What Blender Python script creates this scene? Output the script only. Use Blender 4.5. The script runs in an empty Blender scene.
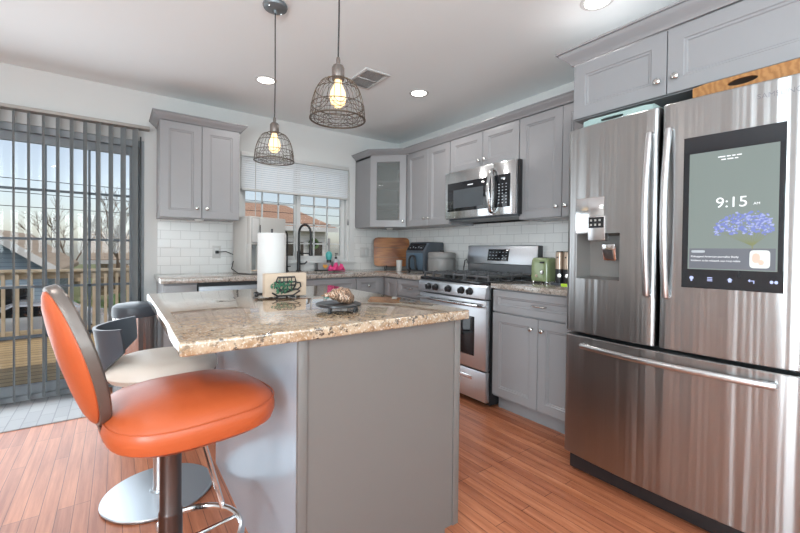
import bpy, bmesh, math, random
from mathutils import Vector, Matrix
random.seed(7)
S = bpy.context.scene
COL = S.collection
PI = math.pi
def R(d): return math.radians(d)

# ------------------------------------------------------------------ camera
cam_d = bpy.data.cameras.new('camera'); cam = bpy.data.objects.new('camera', cam_d); COL.objects.link(cam)
_y, _p, _r = R(36.0131), R(-0.8052), R(0.6332)
_f = Vector((math.sin(_y)*math.cos(_p), math.cos(_y)*math.cos(_p), math.sin(_p)))
_r0 = Vector((math.cos(_y), -math.sin(_y), 0)); _u0 = _r0.cross(_f)
_rt = _r0*math.cos(_r) + _u0*math.sin(_r); _up = _u0*math.cos(_r) - _r0*math.sin(_r)
cam.matrix_world = Matrix(((_rt.x, _up.x, -_f.x, -2.8147), (_rt.y, _up.y, -_f.y, -3.9217), (_rt.z, _up.z, -_f.z, 1.1438), (0, 0, 0, 1)))
cam_d.sensor_fit = 'HORIZONTAL'; cam_d.sensor_width = 36.0
cam_d.lens = 390.5394*36/800; cam_d.shift_y = -11.0798/800; cam_d.clip_start = 0.02; cam_d.clip_end = 300
S.camera = cam

# ------------------------------------------------------------------ world, sun, daylight, added fill, exposure
W = bpy.data.worlds.new('sky'); S.world = W; W.use_nodes = True
wn = W.node_tree.nodes; wl = W.node_tree.links
sky = wn.new('ShaderNodeTexSky'); sky.sky_type = 'NISHITA'; sky.sun_disc = False
sky.sun_elevation = R(42); sky.sun_rotation = R(150); sky.air_density = 1.0; sky.dust_density = 1.2; sky.ozone_density = 1.5
wn['Background'].inputs[1].default_value = 0.105
hs = wn.new('ShaderNodeHueSaturation'); hs.inputs['Saturation'].default_value = .62
wl.new(sky.outputs[0], hs.inputs['Color']); wl.new(hs.outputs[0], wn['Background'].inputs[0])

def lamp(name, kind, loc, energy, color=(1, 1, 1), rot=None, size=None, size_y=None, parent=None):
    d = bpy.data.lights.new(name, kind); d.energy = energy; d.color = color
    o = bpy.data.objects.new(name, d); COL.objects.link(o); o.location = loc
    if rot: o.rotation_euler = rot
    if size and kind == 'AREA':
        d.size = size
        if size_y: d.shape = 'RECTANGLE'; d.size_y = size_y
        else: d.shape = 'DISK'
    elif size: d.shadow_soft_size = size
    if parent: o.parent = parent; o.matrix_parent_inverse = Matrix()
    return o
sun = lamp('sun', 'SUN', (0, -5, 10), 1.25, (1, .93, .82), rot=(R(28), 0, R(18))); sun.data.angle = R(1.0)
# added fill lamps, aimed up, at invented rear and left windows behind the camera
lamp('fill_rear_wide', 'AREA', (-2.9, -6.44, 1.45), 125, (.78, .93, 1), rot=(R(150), 0, 0), size=3.6, size_y=1.7)
lamp('fill_left', 'AREA', (-5.24, -5.2, 1.35), 165, (.80, .93, 1), rot=(R(126), 0, R(-90)), size=1.8, size_y=1.9)
lamp('daylight_slider', 'AREA', (-3.56, -.13, .98), 22, (.86, .94, 1), rot=(R(88), 0, R(180)), size=1.8, size_y=1.7)

S.view_settings.view_transform = 'Standard'; S.view_settings.look = 'None'
S.view_settings.gamma = 1; S.view_settings.use_curve_mapping = False
S.view_settings.exposure = 0.5
S.cycles.use_denoising = True
S.cycles.max_bounces = 10; S.cycles.diffuse_bounces = 5; S.cycles.glossy_bounces = 4; S.cycles.transparent_max_bounces = 16
S.cycles.sample_clamp_indirect = 6; S.cycles.caustics_reflective = False; S.cycles.caustics_refractive = False

# ------------------------------------------------------------------ mesh helpers
class MB:
    def __init__(s, M=None):
        s.bm = bmesh.new(); s.M = M or Matrix()
    def v(s, p): return s.bm.verts.new(s.M @ Vector(p))
    def face(s, vs):
        try: return s.bm.faces.new(vs)
        except ValueError: return None
    def poly(s, pts): return s.face([s.v(p) for p in pts])
    def box(s, x0, x1, y0, y1, z0, z1, b=0, seg=2):
        if x0 > x1: x0, x1 = x1, x0
        if y0 > y1: y0, y1 = y1, y0
        if z0 > z1: z0, z1 = z1, z0
        t = bmesh.new()
        vs = [t.verts.new((x, y, z)) for x in (x0, x1) for y in (y0, y1) for z in (z0, z1)]
        for f in ((0, 1, 3, 2), (4, 6, 7, 5), (0, 4, 5, 1), (2, 3, 7, 6), (0, 2, 6, 4), (1, 5, 7, 3)):
            t.faces.new([vs[i] for i in f])
        if b: bmesh.ops.bevel(t, geom=t.edges[:], offset=b, segments=seg, affect='EDGES', profile=.5)
        s.merge(t)
    def merge(s, t):
        mp = {v: s.v(v.co) for v in t.verts}
        for f in t.faces: s.face([mp[v] for v in f.verts])
        t.free()
    def loft(s, rings, cap0=True, cap1=True, closed=True, loop=False):
        rr = [[s.v(p) for p in r] for r in rings]
        n = len(rr[0]); m = len(rr)
        for i in range(m if loop else m-1):
            a, b = rr[i], rr[(i+1) % m]
            for j in range(n if closed else n-1):
                s.face([a[j], a[(j+1) % n], b[(j+1) % n], b[j]])
        if not loop:
            if cap0: s.face(rr[0][::-1])
            if cap1: s.face(rr[-1])
    def lathe(s, prof, c=(0, 0, 0), seg=24, axis='z', cap=True):
        rings = []
        for r, z in prof:
            r = max(r, 1e-4); ring = []
            for k in range(seg):
                a = 2*PI*k/seg; x, y = r*math.cos(a), r*math.sin(a)
                p = {'z': (x, y, z), 'x': (z, x, y), 'y': (y, z, x)}[axis]
                ring.append((c[0]+p[0], c[1]+p[1], c[2]+p[2]))
            rings.append(ring)
        s.loft(rings, cap, cap)
    def tube(s, pts, r, seg=8, loop=False, flat=None):
        pts = [Vector(p) for p in pts]; n = len(pts); rings = []
        up = None
        for i, p in enumerate(pts):
            if loop: t = (pts[(i+1) % n]-pts[i-1])
            else: t = pts[min(i+1, n-1)]-pts[max(i-1, 0)]
            t.normalize()
            if up is None:
                up = Vector((0, 0, 1)) if abs(t.z) < .9 else Vector((1, 0, 0))
            up = up - t*up.dot(t)
            if up.length < 1e-6: up = t.orthogonal()
            up.normalize(); sd = t.cross(up)
            ri = r[i] if isinstance(r, (list, tuple)) else r
            rx, ry = (ri, ri) if not flat else flat
            rings.append([p + up*(ry*math.cos(2*PI*k/seg)) + sd*(rx*math.sin(2*PI*k/seg)) for k in range(seg)])
        s.loft(rings, loop=loop)
    def prism(s, poly, lo, hi, ax='z', b=0):
        t = bmesh.new()
        def P(a, c, h): return {'z': (a, c, h), 'y': (a, h, c), 'x': (h, a, c)}[ax]
        A = [t.verts.new(P(a, c, lo)) for a, c in poly]; B = [t.verts.new(P(a, c, hi)) for a, c in poly]
        n = len(poly); t.faces.new(A[::-1]); t.faces.new(B)
        for i in range(n): t.faces.new([A[i], A[(i+1) % n], B[(i+1) % n], B[i]])
        if b: bmesh.ops.bevel(t, geom=t.edges[:], offset=b, segments=2, affect='EDGES', profile=.5)
        s.merge(t)
    def ball(s, c, r, seg=16, sc=(1, 1, 1)):
        rings = []
        for i in range(1, seg//2):
            a = PI*i/(seg//2)
            rings.append([(c[0]+sc[0]*r*math.sin(a)*math.cos(2*PI*k/seg), c[1]+sc[1]*r*math.sin(a)*math.sin(2*PI*k/seg), c[2]-sc[2]*r*math.cos(a)) for k in range(seg)])
        s.loft(rings)
    def build(s, name, mat, parent=None, sharp=35):
        off = ORG.get(parent.name, Vector()) if parent else Vector()
        bmesh.ops.remove_doubles(s.bm, verts=s.bm.verts, dist=1e-6)
        bmesh.ops.recalc_face_normals(s.bm, faces=s.bm.faces)
        if off.length: bmesh.ops.translate(s.bm, verts=s.bm.verts, vec=-off)
        for f in s.bm.faces: f.smooth = True
        me = bpy.data.meshes.new(name); s.bm.to_mesh(me); s.bm.free()
        me.set_sharp_from_angle(angle=R(sharp))
        if isinstance(mat, str): mat = M[mat]
        me.materials.append(mat)
        o = bpy.data.objects.new(name, me); COL.objects.link(o)
        if parent:
            o.parent = parent; ORG[o.name] = off
        return o
ORG = {}
def tag(o, label=None, cat=None, group=None, kind=None):
    if label: o['label'] = label
    if cat: o['category'] = cat
    if group: o['group'] = group
    if kind: o['kind'] = kind
    return o
def thing(name, label, cat, loc=(0, 0, 0), rotz=0, group=None, local=False):
    o = bpy.data.objects.new(name, None); COL.objects.link(o); o.empty_display_size = .1
    o.location = loc; o.rotation_euler = (0, 0, rotz)
    ORG[o.name] = Vector() if local else Vector(loc)
    return tag(o, label, cat, group)
def single(mb, name, mat, label, cat, loc, group=None):       # a thing that is one mesh, origin at its base
    bmesh.ops.translate(mb.bm, verts=mb.bm.verts, vec=-Vector(loc))
    o = mb.build(name, mat); o.location = loc
    return tag(o, label, cat, group)
def struct(mb, name, mat, label=None, cat=None):
    o = mb.build(name, mat); return tag(o, label, cat, kind='structure')
def arc(c, r, a0, a1, n, plane='xy'):
    out = []
    for i in range(n+1):
        a = R(a0+(a1-a0)*i/n); p, q = r*math.cos(a), r*math.sin(a)
        out.append({'xy': (c[0]+p, c[1]+q, c[2]), 'xz': (c[0]+p, c[1], c[2]+q), 'yz': (c[0], c[1]+p, c[2]+q)}[plane])
    return out
def superell(a, b, n, seg=40, cx=0, cy=0):
    out = []
    for k in range(seg):
        t = 2*PI*k/seg; c, s_ = math.cos(t), math.sin(t)
        out.append((cx+a*math.copysign(abs(c)**(2/n), c), cy+b*math.copysign(abs(s_)**(2/n), s_)))
    return out

# ------------------------------------------------------------------ materials
M = {}
def newmat(name):
    m = bpy.data.materials.new(name); m.use_nodes = True; M[name] = m
    nt = m.node_tree; b = nt.nodes['Principled BSDF']
    return m, nt, b
def N(nt, t, **k):
    n = nt.nodes.new(t)
    for a, v in k.items(): setattr(n, a, v)
    return n
def mix(nt, fac, a, b, mode='MIX'):
    n = nt.nodes.new('ShaderNodeMix'); n.data_type = 'RGBA'; n.blend_type = mode
    for i, v in ((0, fac), (6, a), (7, b)):
        if hasattr(v, 'is_linked'): nt.links.new(v, n.inputs[i])
        elif i == 0: n.inputs[i].default_value = v
        else: n.inputs[i].default_value = (*v, 1)
    return n.outputs[2]
def coords(nt, scale=(1, 1, 1), swap=None):
    tc = N(nt, 'ShaderNodeTexCoord'); out = tc.outputs['Object']
    if swap:
        sp = N(nt, 'ShaderNodeSeparateXYZ'); nt.links.new(out, sp.inputs[0]); cb = N(nt, 'ShaderNodeCombineXYZ')
        for i, ch in enumerate(swap):
            if ch in 'XYZ': nt.links.new(sp.outputs['XYZ'.index(ch)], cb.inputs[i])
        out = cb.outputs[0]
    mp = N(nt, 'ShaderNodeMapping'); mp.inputs['Scale'].default_value = scale
    nt.links.new(out, mp.inputs[0]); return mp.outputs[0]
def noise(nt, vec, scale, detail=3, rough=.5):
    n = N(nt, 'ShaderNodeTexNoise'); n.inputs['Scale'].default_value = scale; n.inputs['Detail'].default_value = detail
    n.inputs['Roughness'].default_value = rough
    nt.links.new(vec, n.inputs['Vector']); return n.outputs[0]
def ramp(nt, fac, stops):
    r = N(nt, 'ShaderNodeValToRGB'); e = r.color_ramp.elements
    while len(e) < len(stops): e.new(.5)
    for el, (p, c) in zip(e, stops): el.position = p; el.color = (*c, 1) if len(c) == 3 else c
    nt.links.new(fac, r.inputs[0]); return r.outputs[0]
def bump(nt, b, h, strength=.2, dist=.01):
    n = N(nt, 'ShaderNodeBump'); n.inputs['Strength'].default_value = strength; n.inputs['Distance'].default_value = dist
    nt.links.new(h, n.inputs['Height']); nt.links.new(n.outputs[0], b.inputs['Normal']); return n
def plain(name, col, rough=.5, metal=0, spec=.5, var=.06, nscale=8, bstr=0, bscale=200, coat=0, emit=None, es=0):
    m, nt, b = newmat(name)
    v = coords(nt)
    c = mix(nt, noise(nt, v, nscale), tuple(x*(1-var) for x in col), tuple(min(1, x*(1+var)) for x in col))
    nt.links.new(c, b.inputs['Base Color'])
    b.inputs['Roughness'].default_value = rough; b.inputs['Metallic'].default_value = metal
    b.inputs['Specular IOR Level'].default_value = spec; b.inputs['Coat Weight'].default_value = coat
    if bstr: bump(nt, b, noise(nt, v, bscale, 2), bstr, .002)
    if emit: b.inputs['Emission Color'].default_value = (*emit, 1); b.inputs['Emission Strength'].default_value = es
    return m
def emissive(name, col, s):
    m, nt, b = newmat(name); b.inputs['Base Color'].default_value = (*[c*.3 for c in col], 1)
    b.inputs['Emission Color'].default_value = (*col, 1); b.inputs['Emission Strength'].default_value = s
    return m
def glassy(name, tint=(1, 1, 1), refl=1.0):
    m = bpy.data.materials.new(name); m.use_nodes = True; M[name] = m; nt = m.node_tree
    nt.nodes.remove(nt.nodes['Principled BSDF'])
    t = N(nt, 'ShaderNodeBsdfTransparent'); t.inputs[0].default_value = (*tint, 1)
    g = N(nt, 'ShaderNodeBsdfGlossy'); g.inputs['Roughness'].default_value = .02
    fr = N(nt, 'ShaderNodeFresnel'); fr.inputs[0].default_value = 1.3
    ml = N(nt, 'ShaderNodeMath', operation='MULTIPLY'); ml.inputs[1].default_value = refl; nt.links.new(fr.outputs[0], ml.inputs[0])
    mx = N(nt, 'ShaderNodeMixShader'); nt.links.new(ml.outputs[0], mx.inputs[0])
    nt.links.new(t.outputs[0], mx.inputs[1]); nt.links.new(g.outputs[0], mx.inputs[2])
    nt.links.new(mx.outputs[0], nt.nodes['Material Output'].inputs[0])
    return m
def brickmat(name, c1, c2, mortar, w, h, ms, swap, rough=.2, grain=None, bumps=.3, offset=.5, squash=1, freq=2, spec=.5, coat=0):
    m, nt, b = newmat(name)
    v = coords(nt, swap=swap)
    br = N(nt, 'ShaderNodeTexBrick'); nt.links.new(v, br.inputs['Vector'])
    br.offset = offset; br.squash = squash; br.offset_frequency = freq
    for k, val in (('Color1', (*c1, 1)), ('Color2', (*c2, 1)), ('Mortar', (*mortar, 1)), ('Scale', 1), ('Mortar Size', ms), ('Mortar Smooth', .1), ('Bias', 0), ('Brick Width', w), ('Row Height', h)):
        br.inputs[k].default_value = val
    col = br.outputs['Color']
    if grain:
        g1 = noise(nt, coords(nt, grain[0]), grain[1], 6, .65)
        col = mix(nt, ramp(nt, g1, [(.36, (0, 0, 0)), (.66, (1, 1, 1))]), mix(nt, 1.0, col, grain[2], 'MULTIPLY'), col)
    nt.links.new(col, b.inputs['Base Color'])
    b.inputs['Roughness'].default_value = rough; b.inputs['Specular IOR Level'].default_value = spec; b.inputs['Coat Weight'].default_value = coat
    inv = N(nt, 'ShaderNodeMath', operation='SUBTRACT'); inv.inputs[0].default_value = 1; nt.links.new(br.outputs['Fac'], inv.inputs[1])
    bump(nt, b, inv.outputs[0], bumps, .003)
    return m
def woodmat(name, c1, c2, scale=(1, 1, 1), nscale=6, rough=.45, dist=4):
    m, nt, b = newmat(name)
    v = coords(nt, scale)
    w = N(nt, 'ShaderNodeTexWave'); w.wave_type = 'BANDS'; w.bands_direction = 'Y'
    for k, val in (('Scale', nscale), ('Distortion', dist), ('Detail', 4), ('Detail Scale', 1.5)): w.inputs[k].default_value = val
    nt.links.new(v, w.inputs['Vector'])
    nt.links.new(mix(nt, w.outputs['Fac'], c1, c2), b.inputs['Base Color']); b.inputs['Roughness'].default_value = rough
    return m
def granite(name, base, mid, dark, light, scale=1.0, rough=.045):
    m, nt, b = newmat(name)
    v = coords(nt)
    n1 = noise(nt, v, 22*scale, 5, .7); n2 = noise(nt, v, 58*scale, 4, .7); n3 = noise(nt, v, 140*scale, 3, .6); n4 = noise(nt, v, 9*scale, 4, .6)
    c = mix(nt, ramp(nt, n1, [(.38, (0, 0, 0)), (.62, (1, 1, 1))]), base, mid)
    c = mix(nt, ramp(nt, n3, [(.55, (0, 0, 0)), (.64, (1, 1, 1))]), c, light)
    c2 = ramp(nt, n2, [(.53, (0, 0, 0)), (.60, (1, 1, 1))])
    mul = N(nt, 'ShaderNodeMath', operation='MULTIPLY'); nt.links.new(c2, mul.inputs[0]); nt.links.new(ramp(nt, n4, [(.42, (.35, .35, .35)), (.6, (1, 1, 1))]), mul.inputs[1])
    c = mix(nt, mul.outputs[0], c, dark)
    nt.links.new(c, b.inputs['Base Color']); b.inputs['Roughness'].default_value = rough; b.inputs['Specular IOR Level'].default_value = .7; b.inputs['Coat Weight'].default_value = .7 if rough < .1 else .3; b.inputs['Coat Roughness'].default_value = .02; b.inputs['Coat IOR'].default_value = 1.6
    return m
def steelmat(name, col, rough, wob=0, aniso=.6, wscale=(.25, 5, .25)):
    m, nt, b = newmat(name)
    b.inputs['Metallic'].default_value = 1; b.inputs['Roughness'].default_value = rough
    b.inputs['Anisotropic'].default_value = aniso; b.inputs['Anisotropic Rotation'].default_value = .25
    v = coords(nt, (300, 300, 3)); n = noise(nt, v, 1, 2)
    nt.links.new(mix(nt, n, tuple(x*.93 for x in col), tuple(min(1, x*1.05) for x in col)), b.inputs['Base Color'])
    if aniso:
        tg = N(nt, 'ShaderNodeTangent'); tg.direction_type = 'RADIAL'; tg.axis = 'Z'; nt.links.new(tg.outputs[0], b.inputs['Tangent'])
    if wob: bump(nt, b, noise(nt, coords(nt, wscale), 1.6, 2, .5), wob, .05)
    return m

plain('wall_paint', (.66, .655, .64), .7, var=.015)
plain('ceiling_paint', (.85, .885, .89), .8, var=.015, nscale=2)
plain('white_trim', (0.624, 0.624, 0.616), .35, var=.01)
plain('cabinet_grey', (.272, .268, .276), .27, var=.015)
plain('cabinet_inside', (.34, .34, .34), .6, var=.02)
plain('island_grey_shaded', (.150, .136, .127), .42, var=.02)  # cabinet grey with the end panel's shade and floor bounce put into the colour
plain('island_gloss_lit', (.35, .39, .44), .2, var=.02)  # glossy cabinet grey, paler and bluer to hold daylight from the sliding door
granite('granite', (.42, .315, .215), (.29, .18, .10), (.03, .02, .017), (.52, .46, .38))
granite('granite_grey', (.42, .37, .325), (.29, .235, .195), (.045, .04, .036), (.50, .47, .44), 1.1, .12)
brickmat('oak_floor', (.44, .155, .080), (.60, .235, .12), (.13, .042, .022), .85, .057, .0012, 'YX', .33, ((38, 2.2, 1), 1.0, (.66, .54, .46)), .15, .37, 1, 3, spec=.40)
brickmat('subway_x', (.70, .695, .68), (.74, .735, .72), (.50, .49, .48), .152, .076, .0016, 'XZ', .2, None, .4)
brickmat('subway_y', (.70, .695, .68), (.74, .735, .72), (.46, .45, .45), .152, .076, .0016, 'YZ', .2, None, .4)
brickmat('mat_grey', (.36, .37, .39), (.42, .43, .44), (.28, .29, .31), .20, .075, .003, 'YX', .8, None, .5)
brickmat('deck_wood', (.50, .36, .19), (.60, .45, .25), (.14, .10, .06), 3.0, .135, .008, 'XY', .75, ((2, 30, 1), 1, (.8, .76, .7)), .4)
brickmat('brick_tan', (.45, .33, .24), (.55, .42, .31), (.55, .50, .44), .5, .16, .02, 'XZ', .9, None, .2)
brickmat('siding_blue', (.27, .35, .42), (.28, .36, .43), (.17, .22, .27), 20, .16, .012, 'XZ', .7, None, .4)
brickmat('siding_white', (.70, .69, .66), (.72, .71, .68), (.5, .5, .48), 20, .16, .012, 'XZ', .7, None, .4)
brickmat('shingle_brown', (.42, .25, .17), (.48, .30, .21), (.32, .19, .13), .5, .25, .02, 'XY', .9, None, .3)
brickmat('shingle_tan', (.38, .31, .24), (.44, .36, .28), (.3, .24, .19), .5, .25, .02, 'XY', .9, None, .3)
woodmat('rail_wood', (.40, .33, .235), (.50, .42, .31), (1, 1, 1), 3, .8)
woodmat('board_wood', (.21, .075, .030), (.40, .165, .06), (1, 1, 9), 2.5, .4)
woodmat('board_edge', (.50, .24, .08), (.58, .30, .12), (2, 6, 2), 3, .45)
woodmat('tray_wood', (.26, .11, .03), (.36, .17, .055), (3, 3, 3), 5, .45, 9)
steelmat('steel_fridge', (.40, .40, .40), .30, .20, .8, (.3, 9, .18))
steelmat('steel', (.66, .67, .68), .22, .15, .5)
steelmat('steel_bright', (.72, .73, .74), .13, .08, .3)
steelmat('steel_brushed', (.60, .60, .61), .3, 0, .6)
steelmat('chrome', (.70, .71, .72), .14, 0, 0)
steelmat('nickel', (.62, .61, .59), .22, 0, 0)
steelmat('bronze_steel', (.13, .105, .10), .28, 0, .3)
steelmat('disc_steel', (.50, .55, .60), .3, 0, 0)
steelmat('steel_range', (.70, .73, .77), .36, 0, 0)
steelmat('dish_steel', (.30, .31, .33), .42, 0, 0)
steelmat('tin_ribbed', (.62, .58, .57), .24, .9, .3, (9, 9, .1))
plain('black_plastic', (.018, .018, .02), .35, var=.1)
plain('black_metal', (.015, .015, .016), .45, var=.1)
plain('black_glass', (.012, .013, .016), .04, var=.05)
plain('niche_taupe', (.20, .19, .18), .4, metal=.3)
plain('dark_void', (.01, .01, .011), .8)
plain('cast_iron', (.10, .103, .108), .35, metal=.4)
plain('wire_brown', (.085, .065, .05), .4, metal=.5)
plain('canopy_grey', (.16, .175, .185), .35, metal=.3)
plain('cooker_grey', (.20, .195, .19), .5, metal=.1)
plain('charcoal', (.07, .08, .09), .35, var=.1)
plain('slate_plastic', (.06, .072, .088), .38, var=.06)
plain('orange_vinyl', (.44, .085, .026), .36, var=.10, nscale=6, bstr=.15, bscale=60)
plain('cream_vinyl', (.66, .59, .52), .4, var=.06, nscale=5, bstr=.1, bscale=50)
plain('taupe_shell', (.15, .125, .112), .32, var=.05, metal=.5)
plain('vane_grey', (.27, .29, .295), .55, var=.03)
plain('rail_beige', (0.385, 0.355, 0.326), .5, var=.03)
plain('slider_frame', (.40, .43, .46), .5, var=.03)
plain('muntin_dark', (.20, .24, .28), .5, var=.03)
plain('slat_white', (.74, .76, .78), .45, var=.02)
plain('white_plastic', (0.562, 0.555, 0.540), .35, var=.02)
plain('cream_plastic', (0.488, 0.474, 0.451), .35, var=.02)
plain('paper', (0.544, 0.536, 0.528), .85, var=.02, bstr=.2, bscale=150)
plain('napkin_beige', (0.518, 0.407, 0.311), .85, var=.03)
plain('leaf_green', (.028, .12, .065), .5, var=.4, nscale=40)
plain('fryer_blue', (0.096, 0.148, 0.200), .3, var=.05, metal=.4)
plain('retro_green', (0.229, 0.281, 0.141), .25, var=.04, coat=.4)
plain('copper_tan', (.52, .40, .31), .3, var=.05, metal=.6)
plain('pink_cloth', (.72, .06, .22), .8, var=.15, nscale=50, bstr=.6, bscale=90)
plain('teal_plastic', (.08, .42, .40), .4, var=.1)
plain('sponge_grey', (.28, .27, .27), .6, var=.1)
plain('heart_orange', (.80, .36, .06), .6, var=.1)
plain('bottle_clear', (.52, .52, .55), .15, var=.05)
plain('lime', (.55, .80, .06), .6)
plain('mint_plastic', (0.340, 0.444, 0.422), .4, var=.02)
plain('bark', (.17, .12, .09), .9, var=.3, nscale=20)
plain('grass', (.20, .22, .10), .95, var=.4, nscale=3)
plain('asphalt', (.20, .20, .20), .95, var=.15)
plain('car_dark', (.03, .035, .04), .2, coat=.5)
plain('car_silver', (.45, .46, .48), .25, metal=.4, coat=.5)
plain('rubber', (.012, .012, .012), .8)
plain('pole_wood', (.22, .16, .11), .9, var=.2, nscale=20)
plain('shrub_green', (.10, .17, .06), .8, var=.5, nscale=12)
plain('brush_tan', (.40, .30, .20), .9, var=.4, nscale=6)
plain('text_grey', (.22, .22, .23), .4)
glassy('glass'); glassy('glass_cabinet', (.85, .88, .88), .8)
_nt = M['glass_cabinet'].node_tree; _d = N(_nt, 'ShaderNodeBsdfDiffuse'); _d.inputs[0].default_value = (.27, .285, .28, 1); _m = N(_nt, 'ShaderNodeMixShader'); _m.inputs[0].default_value = .42
_o = _nt.nodes['Material Output']; _src = _o.inputs[0].links[0].from_socket; _nt.links.new(_src, _m.inputs[1]); _nt.links.new(_d.outputs[0], _m.inputs[2]); _nt.links.new(_m.outputs[0], _o.inputs[0])
glassy('glass_bulb', (.97, .95, .9), .7)
glow = emissive('bulb_glow', (1, .70, .36), 1.6)
emissive('lens_glow', (1, .97, .90), 6)
emissive('filament', (1, .62, .25), 40)
emissive('puck_glow', (1, .98, .94), .6)
emissive('white_ui', (.95, .97, 1), 0.595)
emissive('grey_ui', (.6, .65, .7), 0.350)
emissive('card_ui', (.16, .17, .20), 0.385)
emissive('thumb_ui', (.75, .58, .47), 0.490)
emissive('thumb_white', (.85, .88, .86), 0.490)
emissive('icon_blue', (.55, .62, 1), 0.490)
emissive('grey_dim', (.5, .58, .65), .22)
emissive('led_blue', (.45, .6, .75), 0.490)
m, nt, b = newmat('screen_sky')
v = coords(nt)
sp = N(nt, 'ShaderNodeSeparateXYZ'); nt.links.new(v, sp.inputs[0])
n_ = noise(nt, v, 5, 3)
ad = N(nt, 'ShaderNodeMath', operation='MULTIPLY_ADD'); nt.links.new(n_, ad.inputs[0]); ad.inputs[1].default_value = .5; nt.links.new(sp.outputs[2], ad.inputs[2])
c_ = ramp(nt, ad.outputs[0], [(.30, (.16, .19, .14)), (.48, (.21, .22, .17)), (.70, (.26, .29, .24)), (.9, (.27, .33, .31))])
nt.links.new(c_, b.inputs['Emission Color']); b.inputs['Emission Strength'].default_value = .64
b.inputs['Base Color'].default_value = (.02, .02, .02, 1); b.inputs['Roughness'].default_value = .08
for nm, cc in (('bloom_blue', (.16, .20, .50)), ('bloom_pale', (.34, .38, .66)), ('stem_green', (.20, .22, .10))):
    emissive(nm, cc, .56)

m, nt, b = newmat('shell_mix'); v = coords(nt)
w_ = N(nt, 'ShaderNodeTexWave'); w_.bands_direction = 'X'; nt.links.new(v, w_.inputs['Vector'])
for k_, v_ in (('Scale', 22), ('Distortion', 9), ('Detail', 3), ('Detail Scale', 2)): w_.inputs[k_].default_value = v_
nt.links.new(ramp(nt, w_.outputs['Fac'], [(.25, (.10, .055, .035)), (.45, (.36, .22, .13)), (.62, (.58, .49, .40)), (.85, (.22, .10, .05))]), b.inputs['Base Color']); b.inputs['Roughness'].default_value = .4

# ------------------------------------------------------------------ setting: floor, walls, ceiling
XL, YR, CZ = -5.2, -6.4, 2.44
mb = MB(); mb.box(XL-.15, .15, YR-.15, .15, -.2, 0); struct(mb, 'floor', 'oak_floor', 'orange-brown oak strip floor', 'floor')
mb = MB(); mb.box(XL-.15, .15, YR-.15, .15, CZ, CZ+.2); struct(mb, 'ceiling', 'ceiling_paint', 'flat white ceiling', 'ceiling')
SX0, SX1, SZ = -4.50, -2.625, 2.03           # sliding door opening
WX0, WX1, WZ0, WZ1 = -1.865, -.70, 1.0, 2.05  # window opening
mb = MB()
for x0, x1, z0, z1 in ((XL-.15, SX0, 0, CZ), (SX0, SX1, SZ, CZ), (SX1, WX0, 0, CZ), (WX0, WX1, 0, WZ0), (WX0, WX1, WZ1, CZ), (WX1, .15, 0, CZ)):
    mb.box(x0, x1, 0, .15, z0, z1)
struct(mb, 'wall_back', 'wall_paint', 'off-white wall with the sliding door and window', 'wall')
mb = MB(); mb.box(0, .15, YR-.15, 0, 0, CZ); struct(mb, 'wall_right', 'wall_paint', 'off-white wall behind range and fridge', 'wall')
mb = MB()
for y0, y1, z0, z1 in ((YR, -6.1, 0, CZ), (-6.1, -4.3, 0, .4), (-6.1, -4.3, 2.3, CZ), (-4.3, 0, 0, CZ)): mb.box(XL-.15, XL, y0, y1, z0, z1)
struct(mb, 'wall_left', 'wall_paint', 'off-white side wall of the open room', 'wall')
mb = MB()
for x0, x1, z0, z1 in ((XL, -4.7, 0, CZ), (-4.7, -1.2, 0, .6), (-4.7, -1.2, 2.3, CZ), (-1.2, 0, 0, CZ)): mb.box(x0, x1, YR-.15, YR, z0, z1)
struct(mb, 'wall_rear', 'wall_paint', 'off-white wall behind the viewer', 'wall')
mb = MB(); mb.box(-2.53, -1.926, -.008, 0, .914, 1.40); mb.box(-1.926, -.624, -.008, 0, .914, .925); mb.box(-.624, 0, -.008, 0, .914, 1.40)
struct(mb, 'trim_1', 'subway_x', 'white subway tile backsplash under the window', 'backsplash')
mb = MB(); mb.box(-.008, 0, -2.80, -.008, .914, 1.42); mb.box(-.008, 0, -2.07, -1.27, 1.40, 1.84); struct(mb, 'trim_2', 'subway_y', 'white subway tile backsplash behind the range', 'backsplash')
# unseen rear and left windows, added as openings for the fill lamps
def sash(mb, x0, x1, z0, z1, t, y0, y1):
    mb.box(x0, x1, y0, y1, z0, z0+t); mb.box(x0, x1, y0, y1, z1-t, z1)
    mb.box(x0, x0+t, y0, y1, z0+t, z1-t); mb.box(x1-t, x1, y0, y1, z0+t, z1-t)
for i, (M0, a, b_, z0, z1) in enumerate(((Matrix.Translation((0, YR-.1, 0)), -4.7, -1.2, .6, 2.3), (Matrix.Translation((XL-.1, 0, 0)) @ Matrix.Rotation(R(90), 4, 'Z'), -6.1, -4.3, .4, 2.3))):
    mb = MB(M0); sash(mb, a, b_, z0, z1, .06, -.03, .03); mb.box((a+b_)/2-.03, (a+b_)/2+.03, -.02, .02, z0, z1)
    w = struct(mb, 'window_%d' % (i+2), 'white_trim')
    mb = MB(M0); mb.box(a+.05, b_-.05, -.004, .004, z0+.05, z1-.05); mb.build('pane', 'glass', w)
mb = MB(); mb.box(XL, SX0-.09, -.014, 0, 0, .10); struct(mb, 'baseboard_back', 'white_trim')
mb = MB(); mb.box(XL, XL+.014, YR, -.014, 0, .10); struct(mb, 'baseboard_left', 'white_trim')
mb = MB(); mb.box(XL+.014, 0, YR, YR+.014, 0, .10); struct(mb, 'baseboard_rear', 'white_trim')
mb = MB(); mb.box(-.014, 0, YR+.014, -3.78, 0, .10); struct(mb, 'baseboard_right', 'white_trim')
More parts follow.
